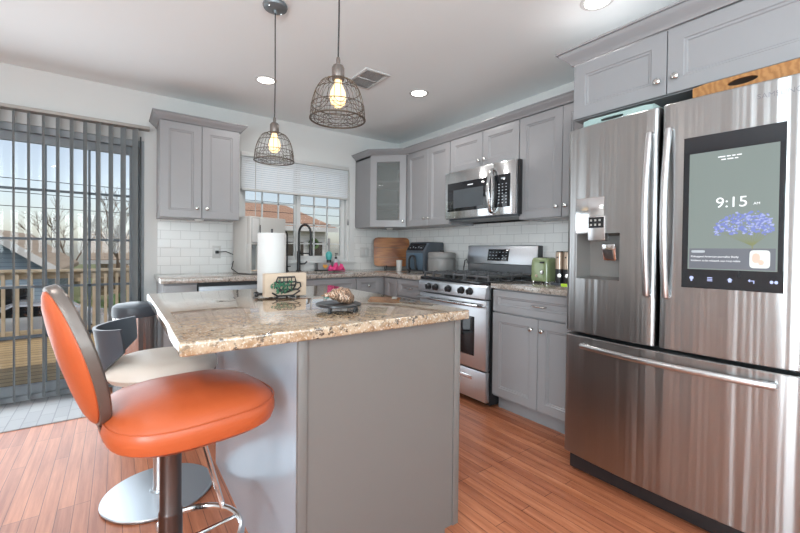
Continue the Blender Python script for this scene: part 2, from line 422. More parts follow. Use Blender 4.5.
# ground in front of the sliding door
mb = MB(); mb.box(-4.6, -2.885, -.585, 0, 0, .006)
o = mb.build('entry_mat', 'mat_grey'); tag(o, 'flat grey entry mat with herringbone lines before the sliding door', 'mat')

# ------------------------------------------------------------------ sliding glass door and vertical blinds
mb = MB()
mb.box(SX0, SX1, .02, .15, SZ-.05, SZ); mb.box(SX0, SX0+.04, .02, .15, 0, SZ-.05); mb.box(SX1-.035, SX1, .02, .15, 0, SZ-.05); mb.box(SX0, SX1, .02, .15, 0, .035)
dr = struct(mb, 'door_1', 'slider_frame', 'grey framed sliding glass door behind the vertical blinds', 'door')
for a, b_, yy in ((-3.58, -2.66, .085), (-4.46, -3.52, .115)):
    mb = MB(); sash(mb, a, b_, .035, SZ-.05, .065, yy-.018, yy+.018); pn = mb.build('door_panel', 'slider_frame', dr)
    mb = MB(); mb.box(a+.06, b_-.06, yy-.003, yy+.003, .09, SZ-.11); mb.build('pane', 'glass', pn)
    mb = MB()
    for z in (.463, .835, 1.198, 1.568): mb.box(a+.06, b_-.06, yy-.009, yy+.009, z-.009, z+.009)
    for k in (1, 2):
        x = a+.065+(b_-a-.13)*k/3; mb.box(x-.008, x+.008, yy-.009, yy+.009, .1, SZ-.11)
    mb.build('muntins', 'muntin_dark', pn)
mb = MB(); mb.box(-2.655, -2.645, -.012, .02, .0, 2.06); struct(mb, 'frame_shadow_gap', 'black_plastic')  # black strip standing in for the shadow edge between door frame and wall
vb = thing('vertical_blind', 'grey vertical blind with open vanes across the sliding glass door', 'blind', (-3.6, -.06, 2.08))
mb = MB(); mb.box(-4.62, -2.59, -.085, -.001, 2.112, 2.137, .003); mb.build('headrail', 'rail_beige', vb)
k = 0; x = -2.662
xs = [-2.690]
while xs[-1] > -4.5: xs.append(xs[-1]-.0795)
for i, x in enumerate(xs):
    a = R(-22+.9*min(i, 12)+random.uniform(-2, 2))
    d = Vector((math.sin(a), math.cos(a), 0)); n_ = Vector((d.y, -d.x, 0)); c = Vector((x, -.062, 0))
    mb = MB(); ring = []
    for zz in (.022, 2.105):
        pts = []
        for s_ in (-1, -.5, 0, .5, 1): pts.append(c + d*(s_*.0445) + n_*(.007*(1-s_*s_)+.0006))
        for s_ in (1, .5, 0, -.5, -1): pts.append(c + d*(s_*.0445) + n_*(.007*(1-s_*s_)-.0008))
        ring.append([(p.x, p.y, zz) for p in pts])
    mb.loft(ring); mb.build('vane', 'vane_grey', vb)

# ------------------------------------------------------------------ window over the sink with its white blind
mb = MB()
sash(mb, WX0-.06, WX1+.075, WZ0-.075, WZ1+.03, .063, -.018, 0); mb.box(WX0-.075, WX1+.09, -.035, .0, WZ0-.012, WZ0+.012, .004)
sash(mb, WX0, WX1, WZ0, WZ1, .025, .0, .13); 
wd = struct(mb, 'window_1', 'white_trim', 'white framed sliding window over the sink', 'window')
for a, b_, yy in ((-1.840, -1.255, .075), (-1.285, -.725, .055)):
    mb = MB(); sash(mb, a, b_, WZ0+.025, WZ1-.025, .045, yy-.014, yy+.014); pn = mb.build('sash', 'white_trim', wd)
    mb = MB(); mb.box(a+.04, b_-.04, yy-.003, yy+.003, WZ0+.065, WZ1-.065); mb.build('pane', 'glass', pn)
    mb = MB()
    for z in (1.20, 1.40, 1.60, 1.80): mb.box(a+.04, b_-.04, yy-.008, yy+.008, z-.007, z+.007)
    for k in (1, 2):
        x = a+.045+(b_-a-.09)*k/3; mb.box(x-.007, x+.007, yy-.008, yy+.008, WZ0+.06, WZ1-.06)
    mb.build('muntins', 'white_trim', pn)
wb = thing('window_blind', 'white slatted blind half raised over the sink window', 'blind', (-1.3, -.03, 2.0))
mb = MB(); mb.box(-1.86, -.715, -.05, -.002, 2.02, 2.06, .003); mb.build('headrail', 'white_plastic', wb)
mb = MB()
nsl = 15
for i in range(nsl):
    z = 2.010-i*.0208; mb.loft([[(x, -.026+.0225*math.cos(R(60))*s_, z-.0225*math.sin(R(60))*s_*-1+.004*(1-s_*s_)) for s_ in (-.5, 0, .5)] + [(x, -.026+.0225*math.cos(R(60))*s_, z-.0225*math.sin(R(60))*s_*-1+.004*(1-s_*s_)-.0012) for s_ in (.5, 0, -.5)] for x in (-1.855, -.72)])
mb.build('slats', 'slat_white', wb)
mb = MB(); mb.box(-1.857, -.715, -.045, -.006, 1.695, 1.716, .004); mb.build('bottom_rail', 'white_plastic', wb)
mb = MB(); mb.tube([(-1.73, -.055, 2.03), (-1.73, -.055, 1.46)], .004, 6); mb.build('tilt_wand', 'white_plastic', wb)
mb = MB(); mb.tube([(-.725, -.055, 2.03), (-.725, -.055, 1.47)], .0015, 5); mb.lathe([(.003, .03), (.007, 0), (.008, -.03), (.004, -.04)], (-.725, -.055, 1.45), 10); mb.build('lift_cord', 'charcoal', wb)

# ------------------------------------------------------------------ cabinets
def FM(face, o):
    o = Vector(o)
    u, w = {'back': ((1, 0, 0), (0, -1, 0)), 'right': ((0, -1, 0), (-1, 0, 0)), 'diag': ((.70711, -.70711, 0), (-.70711, -.70711, 0))}[face]
    return Matrix(((u[0], 0, w[0], o.x), (u[1], 0, w[1], o.y), (0, 1, 0, o.z), (0, 0, 0, 1)))   # local (u, v up, w out)
def knob(Mx, u, v, parent, mat='nickel', w=.02):
    mb = MB(Mx @ Matrix.Translation((u, v, w))); mb.lathe([(.009, 0), (.006, .004), (.005, .012), (.009, .016), (.0145, .020), (.0145, .025), (.010, .029), (.002, .030)], seg=16); return mb.build('knob', mat, parent)
def pull(Mx, u, v, parent, L=.10, mat='nickel', w=.02):
    mb = MB(Mx @ Matrix.Translation((u, v, w)))
    pts = [(-L/2, 0, 0), (-L/2, 0, .012)] + [(-L/2*math.cos(PI*i/8), 0, .014+.014*math.sin(PI*i/8)) for i in range(1, 8)] + [(L/2, 0, .012), (L/2, 0, 0)]
    mb.tube(pts, .005, 8); return mb.build('pull', mat, parent)
def shaker(mb, u0, u1, v0, v1, w0=0, t=.02, rail=.058, hole=False):
    def rect(i, w): return [(u0+i, v0+i, w), (u1-i, v0+i, w), (u1-i, v1-i, w), (u0+i, v1-i, w)]
    if hole:
        mb.loft([rect(0, w0), rect(0, w0+t-.002), rect(.002, w0+t), rect(rail, w0+t), rect(rail+.006, w0+t-.006), rect(rail+.006, w0)], loop=True)
    else:
        mb.loft([rect(0, w0), rect(0, w0+t-.002), rect(.002, w0+t), rect(rail, w0+t), rect(rail+.004, w0+t-.005), rect(rail+.012, w0+t-.006), rect(rail+.016, w0+t-.011)])
def door(Mx, u0, u1, v0, v1, parent, kn=None, name='door', rail=.058, mat='cabinet_grey', pl=None):
    mb = MB(Mx); shaker(mb, u0, u1, v0, v1, .001, .02, rail); d = mb.build(name, mat, parent, 25)
    if kn: knob(Mx, kn[0], kn[1], d, w=.021)
    if pl: pull(Mx, pl[0], pl[1], d, w=.021)
    return d
def crown_profile(h=.055, p=.055):  # (out, up)
    return [(0, 0), (.006, 0), (.010, .008), (.018, .016), (.034, .030), (.044, .040), (.046, .046), (p, .048), (p, h), (0, h)]
def crown(mb, path, z, scale=1.0):
    # path: plan points with outward normals at mitres; builds a swept moulding
    pr = [(a*scale, b*scale) for a, b in crown_profile()]
    rings = []
    for (x, y), (nx, ny) in path: rings.append([(x+nx*a, y+ny*a, z+b_) for a, b_ in pr])
    mb.loft(rings)
UZ0, UZ1 = 1.385, 2.150

# left wall cabinet
t = thing('wall_cabinet', 'grey two-door wall cabinet on its own between blinds and window', 'cabinet', (-2.25, -.16, UZ0))
mb = MB(); mb.box(-2.538, -1.943, -.31, -.001, UZ0, UZ1+.015); mb.build('body', 'cabinet_grey', t)
F = FM('back', (0, -.31, 0))
door(F, -2.536, -2.2425, UZ0+.003, UZ1-.003, t, (-2.277, 1.467)); door(F, -2.2385, -1.945, UZ0+.003, UZ1-.003, t, (-2.204, 1.466))
mb = MB(); crown(mb, [((-2.538, -.001), (-1, 0)), ((-2.538, -.332), (-1, -1)), ((-1.943, -.332), (1, -1)), ((-1.943, -.001), (1, 0))], UZ1); mb.build('crown', 'cabinet_grey', t)
# puck lights
def puck(x, y, label):
    mb = MB(); mb.lathe([(.030, 0), (.035, -.004), (.034, -.014), (.026, -.018)], (x, y, UZ0), 24)
    return single(mb, 'puck_light', 'white_plastic', label, 'light', (x, y, UZ0-.018), None)
puck(-2.25, -.26, 'small white puck light under the wall cabinet beside the blinds')
puck(-.37, -.36, 'small white puck light under the corner glass cabinet')

# corner cabinet with glass door
t = thing('corner_cabinet', 'grey diagonal corner wall cabinet with a glass door', 'cabinet', (-.3, -.3, UZ0))
pl_ = [(-.605, -.001), (-.605, -.325), (-.325, -.605), (-.001, -.605), (-.001, -.001)]
pi_ = [(-.588, -.018), (-.588, -.318), (-.318, -.588), (-.018, -.588), (-.018, -.018)]
mb = MB(); mb.prism(pl_, UZ0, UZ0+.018); mb.prism(pl_, UZ1-.018, UZ1)
mb.box(-.605, -.588, -.325, -.001, UZ0+.018, UZ1); mb.box(-.325, -.001, -.605, -.588, UZ0+.018, UZ1); mb.box(-.588, -.001, -.018, -.001, UZ0+.018, UZ1); mb.box(-.018, -.001, -.588, -.018, UZ0+.018, UZ1)
mb.build('body', 'cabinet_grey', t)
for z in (1.62, 1.87):
    mb = MB(); mb.prism([(a*.97, c*.97) for a, c in pi_], z, z+.018); mb.build('shelf', 'white_plastic', t)
F = FM('diag', (-.605, -.325, 0)); Ld = .396
mb = MB(F); shaker(mb, .004, Ld-.004, UZ0+.003, UZ1-.003, .001, .02, .066, True); d = mb.build('door', 'cabinet_grey', t, 25)
mb = MB(F); mb.box(.07, Ld-.07, UZ0+.068, UZ1-.068, .006, .010); mb.build('pane', 'glass_cabinet', d)
knob(F, Ld-.035, UZ0+.06, d, w=.021)

# wall cabinets along the right wall
def right_uppers(label, y0, y1, z0, z1, ysp, loc):
    t = thing('wall_cabinet', label, 'cabinet', loc)
    mb = MB(); mb.box(-.31, -.001, y1, y0, z0, z1+.015); mb.build('body', 'cabinet_grey', t)
    F = FM('right', (-.31, 0, 0)); kz = z0+.075 if z1-z0 > .5 else z0+.06
    door(F, -y0+.003, -ysp-.002, z0+.003, z1-.003, t, (-ysp-.034, kz)); door(F, -ysp+.002, -y1-.003, z0+.003, z1-.003, t, (-ysp+.034, kz))
    return t
right_uppers('grey two-door wall cabinet between the glass corner cabinet and the microwave', -.609, -1.270, UZ0, UZ1, -.955, (-.15, -.95, UZ0))
right_uppers('short grey two-door wall cabinet directly above the microwave', -1.273, -2.033, 1.845, UZ1, -1.665, (-.15, -1.65, 1.845))
right_uppers('grey two-door wall cabinet between the microwave and the fridge', -2.036, -2.715, UZ0, UZ1, -2.392, (-.15, -2.35, UZ0))
mb = MB()
crown(mb, [((-.605, -.001), (-1, 0)), ((-.605, -.333), (-1, -.4142)), ((-.333, -.605), (-1, -.4142)), ((-.333, -2.700), (-1, 0))], UZ1+.002)
single(mb, 'crown_moulding', 'cabinet_grey', 'grey crown moulding along the tops of the corner and range-side wall cabinets', 'moulding', (-.33, -1.2, UZ1))
# cabinet over the fridge
t = thing('fridge_cabinet', 'wide grey two-door cabinet above the refrigerator', 'cabinet', (-.4, -3.2, 1.867))
mb = MB(); mb.box(-.755, -.001, -3.72, -2.725, 1.867, UZ1+.03); mb.build('body', 'cabinet_grey', t)
F = FM('right', (-.755, 0, 0))
door(F, 2.728, 3.176, 1.870, UZ1+.012, t, (3.145, 1.934), rail=.062); door(F, 3.180, 3.717, 1.870, UZ1+.012, t, (3.217, 1.936), rail=.062)
mb = MB(); crown(mb, [((-.335, -2.725), (0, 1)), ((-.777, -2.725), (-1, 1)), ((-.777, -3.72), (-1, -1)), ((-.01, -3.72), (0, -1))], UZ1+.016, 1.25); mb.build('crown', 'cabinet_grey', t)
mb = MB(); mb.box(-.70, -.001, -3.755, -3.725, 0, 1.864); single(mb, 'side_panel', 'cabinet_grey', 'tall grey panel at the far right side of the refrigerator', 'panel', (-.35, -3.74, 0))

# base cabinets, back run
def base(name, label, cat, face, u0, u1, fronts, mat='cabinet_grey', ztop=.876):
    o = (0, -.60, 0) if face == 'back' else (-.60, 0, 0)
    F = FM(face, o); c = F @ Vector(((u0+u1)/2, 0, -.3))
    t = thing(name, label, cat, c)
    mb = MB(F); mb.box(u0, u1, .10, ztop, -.598, 0); mb.box(u0, u1, 0, .10, -.598, -.06)
    if ztop < .87: mb.box(u0, u1, ztop, .876, -.05, 0); mb.box(u0, u1, ztop, .876, -.598, -.56); mb.box(u0, u0+.015, ztop, .876, -.56, -.05)
    mb.build('body', mat, t)
    for f in fronts:
        kind, a, b_, v0, v1 = f[:5]
        if kind == 'drawer': door(F, a, b_, v0, v1, t, pl=f[5] if len(f) > 5 else None, name='drawer', rail=.045)
        elif kind == 'kdrawer': door(F, a, b_, v0, v1, t, kn=f[5], name='drawer', rail=.045)
        elif kind == 'panel':
            mb = MB(F); mb.box(a, b_, v0, v1, .001, .021, .002); mb.build('door', mat, t)
        else: door(F, a, b_, v0, v1, t, kn=f[5] if len(f) > 5 else None)
    return t
base('base_cabinet', 'narrow grey base cabinet at the free end of the counter beside the trash can', 'cabinet', 'back', -2.535, -2.315, [('panel', -2.532, -2.318, .115, .862)])
base('base_cabinet', 'wide grey sink base cabinet under the window', 'cabinet', 'back', -1.70, -.935, [('drawer', -1.697, -.938, .71, .865), ('door', -1.697, -1.320, .115, .70, (-1.35, .63)), ('door', -1.315, -.938, .115, .70, (-1.285, .63))], ztop=.685)
base('base_cabinet', 'small grey base cabinet with a knobbed drawer right of the sink cabinet', 'cabinet', 'back', -.932, -.660, [('kdrawer', -.929, -.664, .71, .865, (-.80, .79)), ('door', -.929, -.664, .115, .70, (-.89, .63))])
t = thing('corner_base_cabinet', 'grey blind corner base cabinet under the wooden cutting board', 'cabinet', (-.3, -.4, 0))
mb = MB(); mb.box(-.657, -.002, -.600, -.002, .10, .876); mb.box(-.60, -.002, -.858, -.602, .10, .876); mb.box(-.54, -.002, -.858, -.002, 0, .10); mb.build('body', 'cabinet_grey', t)
door(FM('right', (-.60, 0, 0)), .66, .855, .115, .865, t, name='door', rail=.045)
base('base_cabinet', 'grey base cabinet with a small drawer left of the range', 'cabinet', 'right', .861, 1.258, [('drawer', .864, 1.255, .71, .865, (1.06, .79)), ('door', .864, 1.255, .115, .70, (.90, .63))])
base('base_cabinet', 'grey base cabinet with one wide drawer and two doors between range and fridge', 'cabinet', 'right', 2.045, 2.762,
     [('drawer', 2.048, 2.759, .715, .868, (2.43, .79)), ('door', 2.048, 2.418, .115, .705, (2.375, .637)), ('door', 2.422, 2.759, .115, .705, (2.455, .637))])
# dishwasher
t = thing('dishwasher', 'stainless dishwasher built in under the counter left of the sink', 'dishwasher', (-2.0, -.3, 0))
mb = MB(); mb.box(-2.308, -1.706, -.598, -.02, .10, .872); mb.box(-2.308, -1.706, -.54, -.02, 0, .10); mb.build('body', 'black_plastic', t)
mb = MB(); mb.box(-2.305, -1.709, -.622, -.600, .115, .845, .003); d = mb.build('door', 'dish_steel', t)
mb = MB(); mb.tube([(-2.22, -.622, .78), (-2.22, -.65, .78), (-1.79, -.65, .78), (-1.79, -.622, .78)], .009, 8); mb.build('handle', 'steel_brushed', d)

# worktops
ZT, ZB = .914, .878
mb = MB()
def slab(mb, x0, x1, y0, y1): mb.box(x0, x1, y0, y1, ZB, ZT, .004)
slab(mb, -2.556, -1.68, -.643, -.009); slab(mb, -1.68, -.94, -.643, -.54); slab(mb, -1.68, -.94, -.14, -.009); slab(mb, -.94, -.009, -.643, -.009); slab(mb, -.643, -.009, -1.264, -.640)
single(mb, 'countertop', 'granite_grey', 'L-shaped grey-brown granite worktop running under the window to the range', 'countertop', (-1.3, -.3, ZB))
mb = MB(); slab(mb, -.643, -.009, -2.766, -2.042)
single(mb, 'countertop', 'granite_grey', 'short grey-brown granite worktop between range and fridge', 'countertop', (-.3, -2.4, ZB))
mb = MB()
for zi, (x0, x1, y0, y1) in enumerate(((-1.68, -1.672, -.54, -.14), (-.948, -.94, -.54, -.14), (-1.672, -.948, -.54, -.532), (-1.672, -.948, -.148, -.14))): mb.box(x0, x1, y0, y1, .70, .8775)
mb.box(-1.68, -.94, -.54, -.14, .692, .70)
single(mb, 'sink', 'steel_brushed', 'stainless undermount sink basin under the faucet', 'sink', (-1.31, -.34, .692))

# ------------------------------------------------------------------ range
RY0, RY1 = -1.272, -2.034
t = thing('range', 'stainless gas range with black grates between the base cabinets', 'range', (-.35, -1.65, 0))
mb = MB(); mb.box(-.625, -.03, RY1, RY0, .02, .895); mb.box(-.55, -.08, RY1+.03, RY0-.03, 0, .02); mb.build('body', 'black_plastic', t)
mb = MB(); mb.box(-.665, -.07, RY1-.002, RY0+.002, .895, .918, .004); mb.build('cooktop', 'black_glass', t)
mb = MB(); mb.prism([(-.625, .79), (-.688, .795), (-.680, .880), (-.655, .897), (-.625, .897)], RY1, RY0, 'y', .002); cp = mb.build('control_panel', 'steel_range', t)
for y in (-1.412, -1.501, -1.651, -1.794, -1.883):
    Mx = Matrix.Translation((-.684, y, .842)) @ Matrix.Rotation(R(-95), 4, 'Y')
    mb = MB(Mx); mb.lathe([(.029, 0), (.029, .004), (.023, .006), (.0215, .026), (.019, .030), (.001, .031)], seg=20); mb.box(-.020, .020, -.005, .005, .028, .038, .002); mb.build('knob', 'black_plastic', cp)
mb = MB(); mb.box(-.672, -.627, RY1+.002, RY0-.002, .272, .783, .006); d = mb.build('oven_door', 'steel_range', t)
mb = MB(); mb.box(-.676, -.671, RY1+.115, RY0-.115, .365, .655, .002); mb.build('window', 'black_glass', d)
mb = MB(); n_ = 14
pts = [(-.672, RY0-.045, .745), (-.705, RY0-.045, .747)] + [(-.712-.016*math.sin(PI*i/n_), RY0-.045+(RY1-RY0+.09)*i/n_, .750) for i in range(n_+1)] + [(-.705, RY1+.045, .747), (-.672, RY1+.045, .745)]
mb.tube(pts, .014, 10, flat=(.020, .015)); mb.build('handle', 'steel_bright', d)
mb = MB(); mb.box(-.668, -.627, RY1+.002, RY0-.002, .045, .262, .005); d = mb.build('drawer', 'steel_range', t)
mb = MB(); mb.box(-.674, -.667, -1.90, -1.40, .185, .215, .003); mb.build('pull', 'steel_bright', d)
# backguard
mb = MB(); mb.prism([(-.068, .918), (-.068, 1.025), (-.098, 1.03), (-.070, 1.188), (-.055, 1.195), (-.012, 1.195), (-.012, .918)], RY1, RY0, 'y', .002); bg = mb.build('backguard', 'steel_range', t)
for a, b_ in ((RY1-.004, RY1), (RY0, RY0+.004)): mb = MB(); mb.box(-.072, -.012, a, b_, .93, 1.19); mb.build('end_cap', 'black_plastic', bg)
Mx = Matrix.Translation((-.085, -1.64, 1.108)) @ Matrix.Rotation(R(10), 4, 'Y')
mb = MB(Mx); mb.box(-.004, .004, -.115, .115, -.052, .052, .002); dp = mb.build('display', 'black_glass', bg)
for i in range(6):
    for j in range(3):
        if (i, j) != (2, 1): mb = MB(Mx); mb.box(-.0052, -.004, -.098+i*.036, -.084+i*.036, -.034+j*.028, -.029+j*.028); mb.build('touch_key', 'grey_dim', dp)
# burners + grates
for x, y in ((-.50, -1.44), (-.50, -1.86), (-.22, -1.44), (-.22, -1.86), (-.36, -1.65)):
    mb = MB(); mb.lathe([(.055, .918), (.055, .924), (.04, .928), (.04, .936), (.03, .940), (.001, .940)], (x, y, 0), 20); mb.build('burner', 'black_metal', t)
for k in range(3):
    y0 = RY0-.012-k*.247; y1 = y0-.243
    mb = MB()
    for y in (y0-.008, (y0+y1)/2, y1+.008): mb.box(-.635, -.095, y-.006, y+.006, .944, .960, .002)
    for x in (-.63, -.50, -.365, -.23, -.10): mb.box(x-.006, x+.006, y1+.004, y0-.004, .944, .960, .002)
    for x in (-.63, -.50, -.365, -.23, -.10):
        for y in (y0-.008, (y0+y1)/2, y1+.008): mb.box(x-.008, x+.008, y-.008, y+.008, .918 if x in (-.63, -.10, -.365) else .944, .966, .002)
    mb.build('grate', 'cast_iron', t)

# ------------------------------------------------------------------ microwave
t = thing('microwave', 'stainless over-the-range microwave with black window and curved handle', 'microwave', (-.2, -1.66, 1.415))
mb = MB(); mb.box(-.372, -.003, -2.068, -1.278, 1.425, 1.838); mb.build('body', 'black_plastic', t)
mb = MB(); mb.box(-.36, -.02, -2.05, -1.30, 1.412, 1.4255); mb.build('vent_base', 'charcoal', t)
mb = MB(); mb.box(-.402, -.373, -1.848, -1.290, 1.425, 1.836, .005); d = mb.build('door', 'steel', t)
mb = MB(); mb.box(-.405, -.401, -1.822, -1.325, 1.487, 1.737, .001); w = mb.build('window', 'black_glass', d)
mb = MB(); mb.box(-.4062, -.4048, -1.745, -1.40, 1.515, 1.672); mb.build('mesh_screen', 'charcoal', w)
mb = MB(); mb.box(-.4064, -.405, -1.63, -1.57, 1.698, 1.706); mb.build('badge', 'white_ui', w)
mb = MB(); mb.box(-.402, -.373, -2.062, -1.850, 1.425, 1.836, .005); p_ = mb.build('control_frame', 'steel', t)
mb = MB(); mb.box(-.405, -.401, -2.012, -1.858, 1.484, 1.737, .001); p2 = mb.build('control_panel', 'black_glass', p_)
for i in range(3):
    for j in range(7): mb = MB(); mb.box(-.4058, -.4048, -1.900-i*.035-.012, -1.900-i*.035, 1.515+j*.024, 1.521+j*.024); mb.build('key', 'grey_ui', p2)
mb = MB(); mb.box(-.4058, -.4048, -1.965, -1.925, 1.700, 1.712); mb.build('clock', 'grey_ui', p2)
mb = MB(); n_ = 12
pts = [(-.40, -1.838, 1.790), (-.415, -1.838, 1.785)] + [(-.425-.035*math.sin(PI*i/n_), -1.838, 1.775-.315*i/n_) for i in range(n_+1)] + [(-.415, -1.838, 1.452), (-.40, -1.838, 1.447)]
mb.tube(pts, .013, 10, flat=(.018, .010)); mb.build('handle', 'chrome', d)

# ------------------------------------------------------------------ refrigerator
FY0, FY1, FYC = -2.775, -3.662, -3.214
t = thing('refrigerator', 'large stainless french-door refrigerator with a touch screen', 'refrigerator', (-.45, -3.22, 0))
mb = MB(); mb.box(-.80, -.05, FY1+.01, FY0-.01, .05, 1.772); mb.box(-.76, -.10, FY1+.04, FY0-.04, .01, .05); mb.build('body', 'charcoal', t)
mb = MB(); mb.box(-.868, -.801, FY1+.02, FY0-.02, .012, .092, .003); mb.build('kick_grille', 'black_plastic', t)
for y in (FY0-.04, FY1+.04):
    mb = MB(); mb.lathe([(.018, 0), (.018, .05)], (-.70, y, 0), 12); mb.build('foot', 'nickel', t)
def bulge(y):   # door front profile, gently curved across the whole width
    s_ = (y-FYC)/((FY0-FY1)/2); return -.928+.030*abs(s_)**2.2
def door_prof(ya, yb, n=14, inset=0):
    pr = []
    r = .018
    for i in range(n+1):
        y = ya+(yb-ya)*i/n; e = min(abs(y-ya), abs(y-yb)); x = bulge(y)+inset
        if e < r: x += r-math.sqrt(max(0, r*r-(r-e)**2))
        pr.append((x, y))
    return pr
def front(name, ya, yb, z0, z1, mat, parent, holes=None):
    ys = sorted(set([ya, ya-.003, ya-.008, ya-.018, yb, yb+.003, yb+.008, yb+.018] + [ya+(yb-ya)*i/14 for i in range(1, 14)] + ([holes[0], holes[1]] if holes else [])), reverse=True)
    def X(y):
        e = min(abs(y-ya), abs(y-yb)); x = bulge(y); r = .018
        if e < r: x += r-math.sqrt(max(0, r*r-(r-e)**2))
        return x
    mb = MB()
    zs = [z0, z0+.004, z1-.004, z1] if not holes else [z0, z0+.004, holes[2], holes[3], z1-.004, z1]
    def dx(z): return .004 if z in (z0, z1) else 0
    g = [[mb.v((X(y)+dx(z), y, z)) for y in ys] for z in zs]
    bk = [[mb.v((-.805, y, z)) for y in ys] for z in (z0, z1)]
    for i in range(len(zs)-1):
        for j in range(len(ys)-1):
            if holes and zs[i] == holes[2] and holes[1] <= ys[j+1] and ys[j] <= holes[0]: continue
            mb.face([g[i][j], g[i][j+1], g[i+1][j+1], g[i+1][j]])
    n = len(ys)
    for j in range(n-1):
        mb.face([g[0][j], bk[0][j], bk[0][j+1], g[0][j+1]]); mb.face([g[-1][j], g[-1][j+1], bk[1][j+1], bk[1][j]]); mb.face([bk[0][j], bk[1][j], bk[1][j+1], bk[0][j+1]])
    for j in (0, n-1):
        mb.face([bk[0][j]]+[g[i][j] for i in range(len(zs))]+[bk[1][j]])
    return mb.build(name, mat, parent, 30)
HY0, HY1, HZ0, HZ1 = -2.838, -3.054, 1.010, 1.235
ld = front('door', FY0, FYC+.006, .735, 1.772, 'steel_fridge', t, (HY0, HY1, HZ0, HZ1)); tag(ld, 'left door with the water dispenser')
rd = front('door', FYC-.006, FY1, .735, 1.772, 'steel_fridge', t); tag(rd, 'right door with the touch screen')
fd = front('freezer_drawer', FY0, FY1, .10, .718, 'steel_fridge', t)
# dispenser
mb = MB(); xo = bulge(-2.95)+.002
mb.loft([[(x, HY0-a, HZ0+b_), (x, HY1+a, HZ0+b_), (x, HY1+a, HZ1-c), (x, HY0-a, HZ1-c)] for x, a, b_, c in ((xo+.006, 0, 0, 0), (xo+.03, .004, .004, .002), (xo+.085, .028, .012, .01))], False, True)
dn = mb.build('dispenser_niche', 'niche_taupe', ld)
mb = MB(); mb.box(xo-.003, xo+.05, HY0-.01, HY1+.01, 1.395, 1.397); mb.box(xo-.004, xo+.0, HY0+.004, HY1-.004, HZ1+.002, 1.412, .0015)
mb.build('dispenser_cover', 'steel_bright', ld)
mb = MB(); mb.box(xo-.006, xo+.03, -2.985, -2.900, 1.200, 1.320, .003); ct = mb.build('dispenser_controls', 'steel_brushed', ld)
mb = MB(); mb.box(xo-.0075, xo-.005, -2.978, -2.905, 1.262, 1.314); mb.build('touch_panel', 'black_glass', ct)
mb = MB()
for i in range(3):
    for j in range(2): mb.box(xo-.0085, xo-.0072, -2.922-i*.021, -2.912-i*.021, 1.272+j*.022, 1.282+j*.022)
mb.build('touch_keys', 'nickel', ct)
mb = MB(Matrix.Translation((xo+.03, -2.985, 1.185)) @ Matrix.Rotation(R(-14), 4, 'Y')); mb.box(-.008, .004, -.032, .032, -.085, .0, .008); mb.build('paddle', 'steel_bright', ld)
# handles
for y, prt in ((-3.178, ld), (-3.250, rd)):
    mb = MB(); n_ = 16; xb = -.926
    pts = [(xb+.002, y, 1.662)] + [(xb-.018-.036*math.sin(PI*i/n_), y, 1.660-.700*i/n_) for i in range(n_+1)] + [(xb+.002, y, .958)]
    mb.tube(pts, .014, 12, flat=(.014, .011)); mb.build('handle', 'steel_brushed', prt)
mb = MB(); n_ = 16
pts = [(bulge(-2.882)+.002, -2.882, .672)] + [(bulge(-2.882-.708*i/n_)-.022-.018*math.sin(PI*i/n_), -2.882-.708*i/n_, .674) for i in range(n_+1)] + [(bulge(-3.59)+.002, -3.59, .672)]
mb.tube(pts, .014, 12, flat=(.010, .014)); mb.build('handle', 'steel_brushed', fd)
# hinge covers
# touch screen
def text(s_, size, name, mat, parent, loc, ex=.0004, align='CENTER', slant=0):
    c = bpy.data.curves.new(name, 'FONT'); c.body = s_; c.size = size; c.extrude = ex; c.align_x = align; c.align_y = 'CENTER'
    o = bpy.data.objects.new('tmp_text', c); COL.objects.link(o); bpy.context.view_layer.update()
    me = bpy.data.meshes.new_from_object(o.evaluated_get(bpy.context.evaluated_depsgraph_get())); bpy.data.objects.remove(o)
    me.name = name; me.materials.clear(); me.materials.append(M[mat])
    Rm = Matrix(((0, 0, -1, 0), (-1, 0, 0, 0), (0, 1, 0, 0), (0, 0, 0, 1)))      # text plane facing -x, reading along -y
    me.transform(Matrix.Translation(Vector(loc)-ORG[parent.name]) @ Matrix.Rotation(slant, 4, 'Z') @ Rm)
    q = bpy.data.objects.new(name, me); COL.objects.link(q); q.parent = parent; ORG[q.name] = ORG[parent.name]
    return q
xs_ = bulge(-3.30)-.004; xe_ = bulge(-3.60)-.004
SA = math.atan2(xe_-xs_, .30)
def sx(y): return xs_+(xe_-xs_)*((-3.302-y)/.30)
mb = MB(); y0, y1, z0, z1 = -3.303, -3.604, 1.004, 1.612
mb.loft([[(sx(y0)+.012, y0, z0), (sx(y1)+.012, y1, z0), (sx(y1)+.012, y1, z1), (sx(y0)+.012, y0, z1)], [(sx(y0)+.001, y0, z0), (sx(y1)+.001, y1, z0), (sx(y1)+.001, y1, z1), (sx(y0)+.001, y0, z1)], [(sx(y0)-.001, y0-.002, z0+.002), (sx(y1)-.001, y1+.002, z0+.002), (sx(y1)-.001, y1+.002, z1-.002), (sx(y0)-.001, y0-.002, z1-.002)]])
ts = mb.build('touch_screen', 'black_glass', rd)
sy0, sy1, sz0, sz1 = -3.324, -3.588, 1.080, 1.543
def quad(y0, y1, z0, z1, off): return [(sx(y0)-off, y0, z0), (sx(y1)-off, y1, z0), (sx(y1)-off, y1, z1), (sx(y0)-off, y0, z1)]
bpy.context.view_layer.update()
mb = MB(); mb.loft([quad(sy0, sy1, sz0, sz1, .001), quad(sy0, sy1, sz0, sz1, .0016)]); sc = mb.build('screen_picture', 'screen_sky', ts)
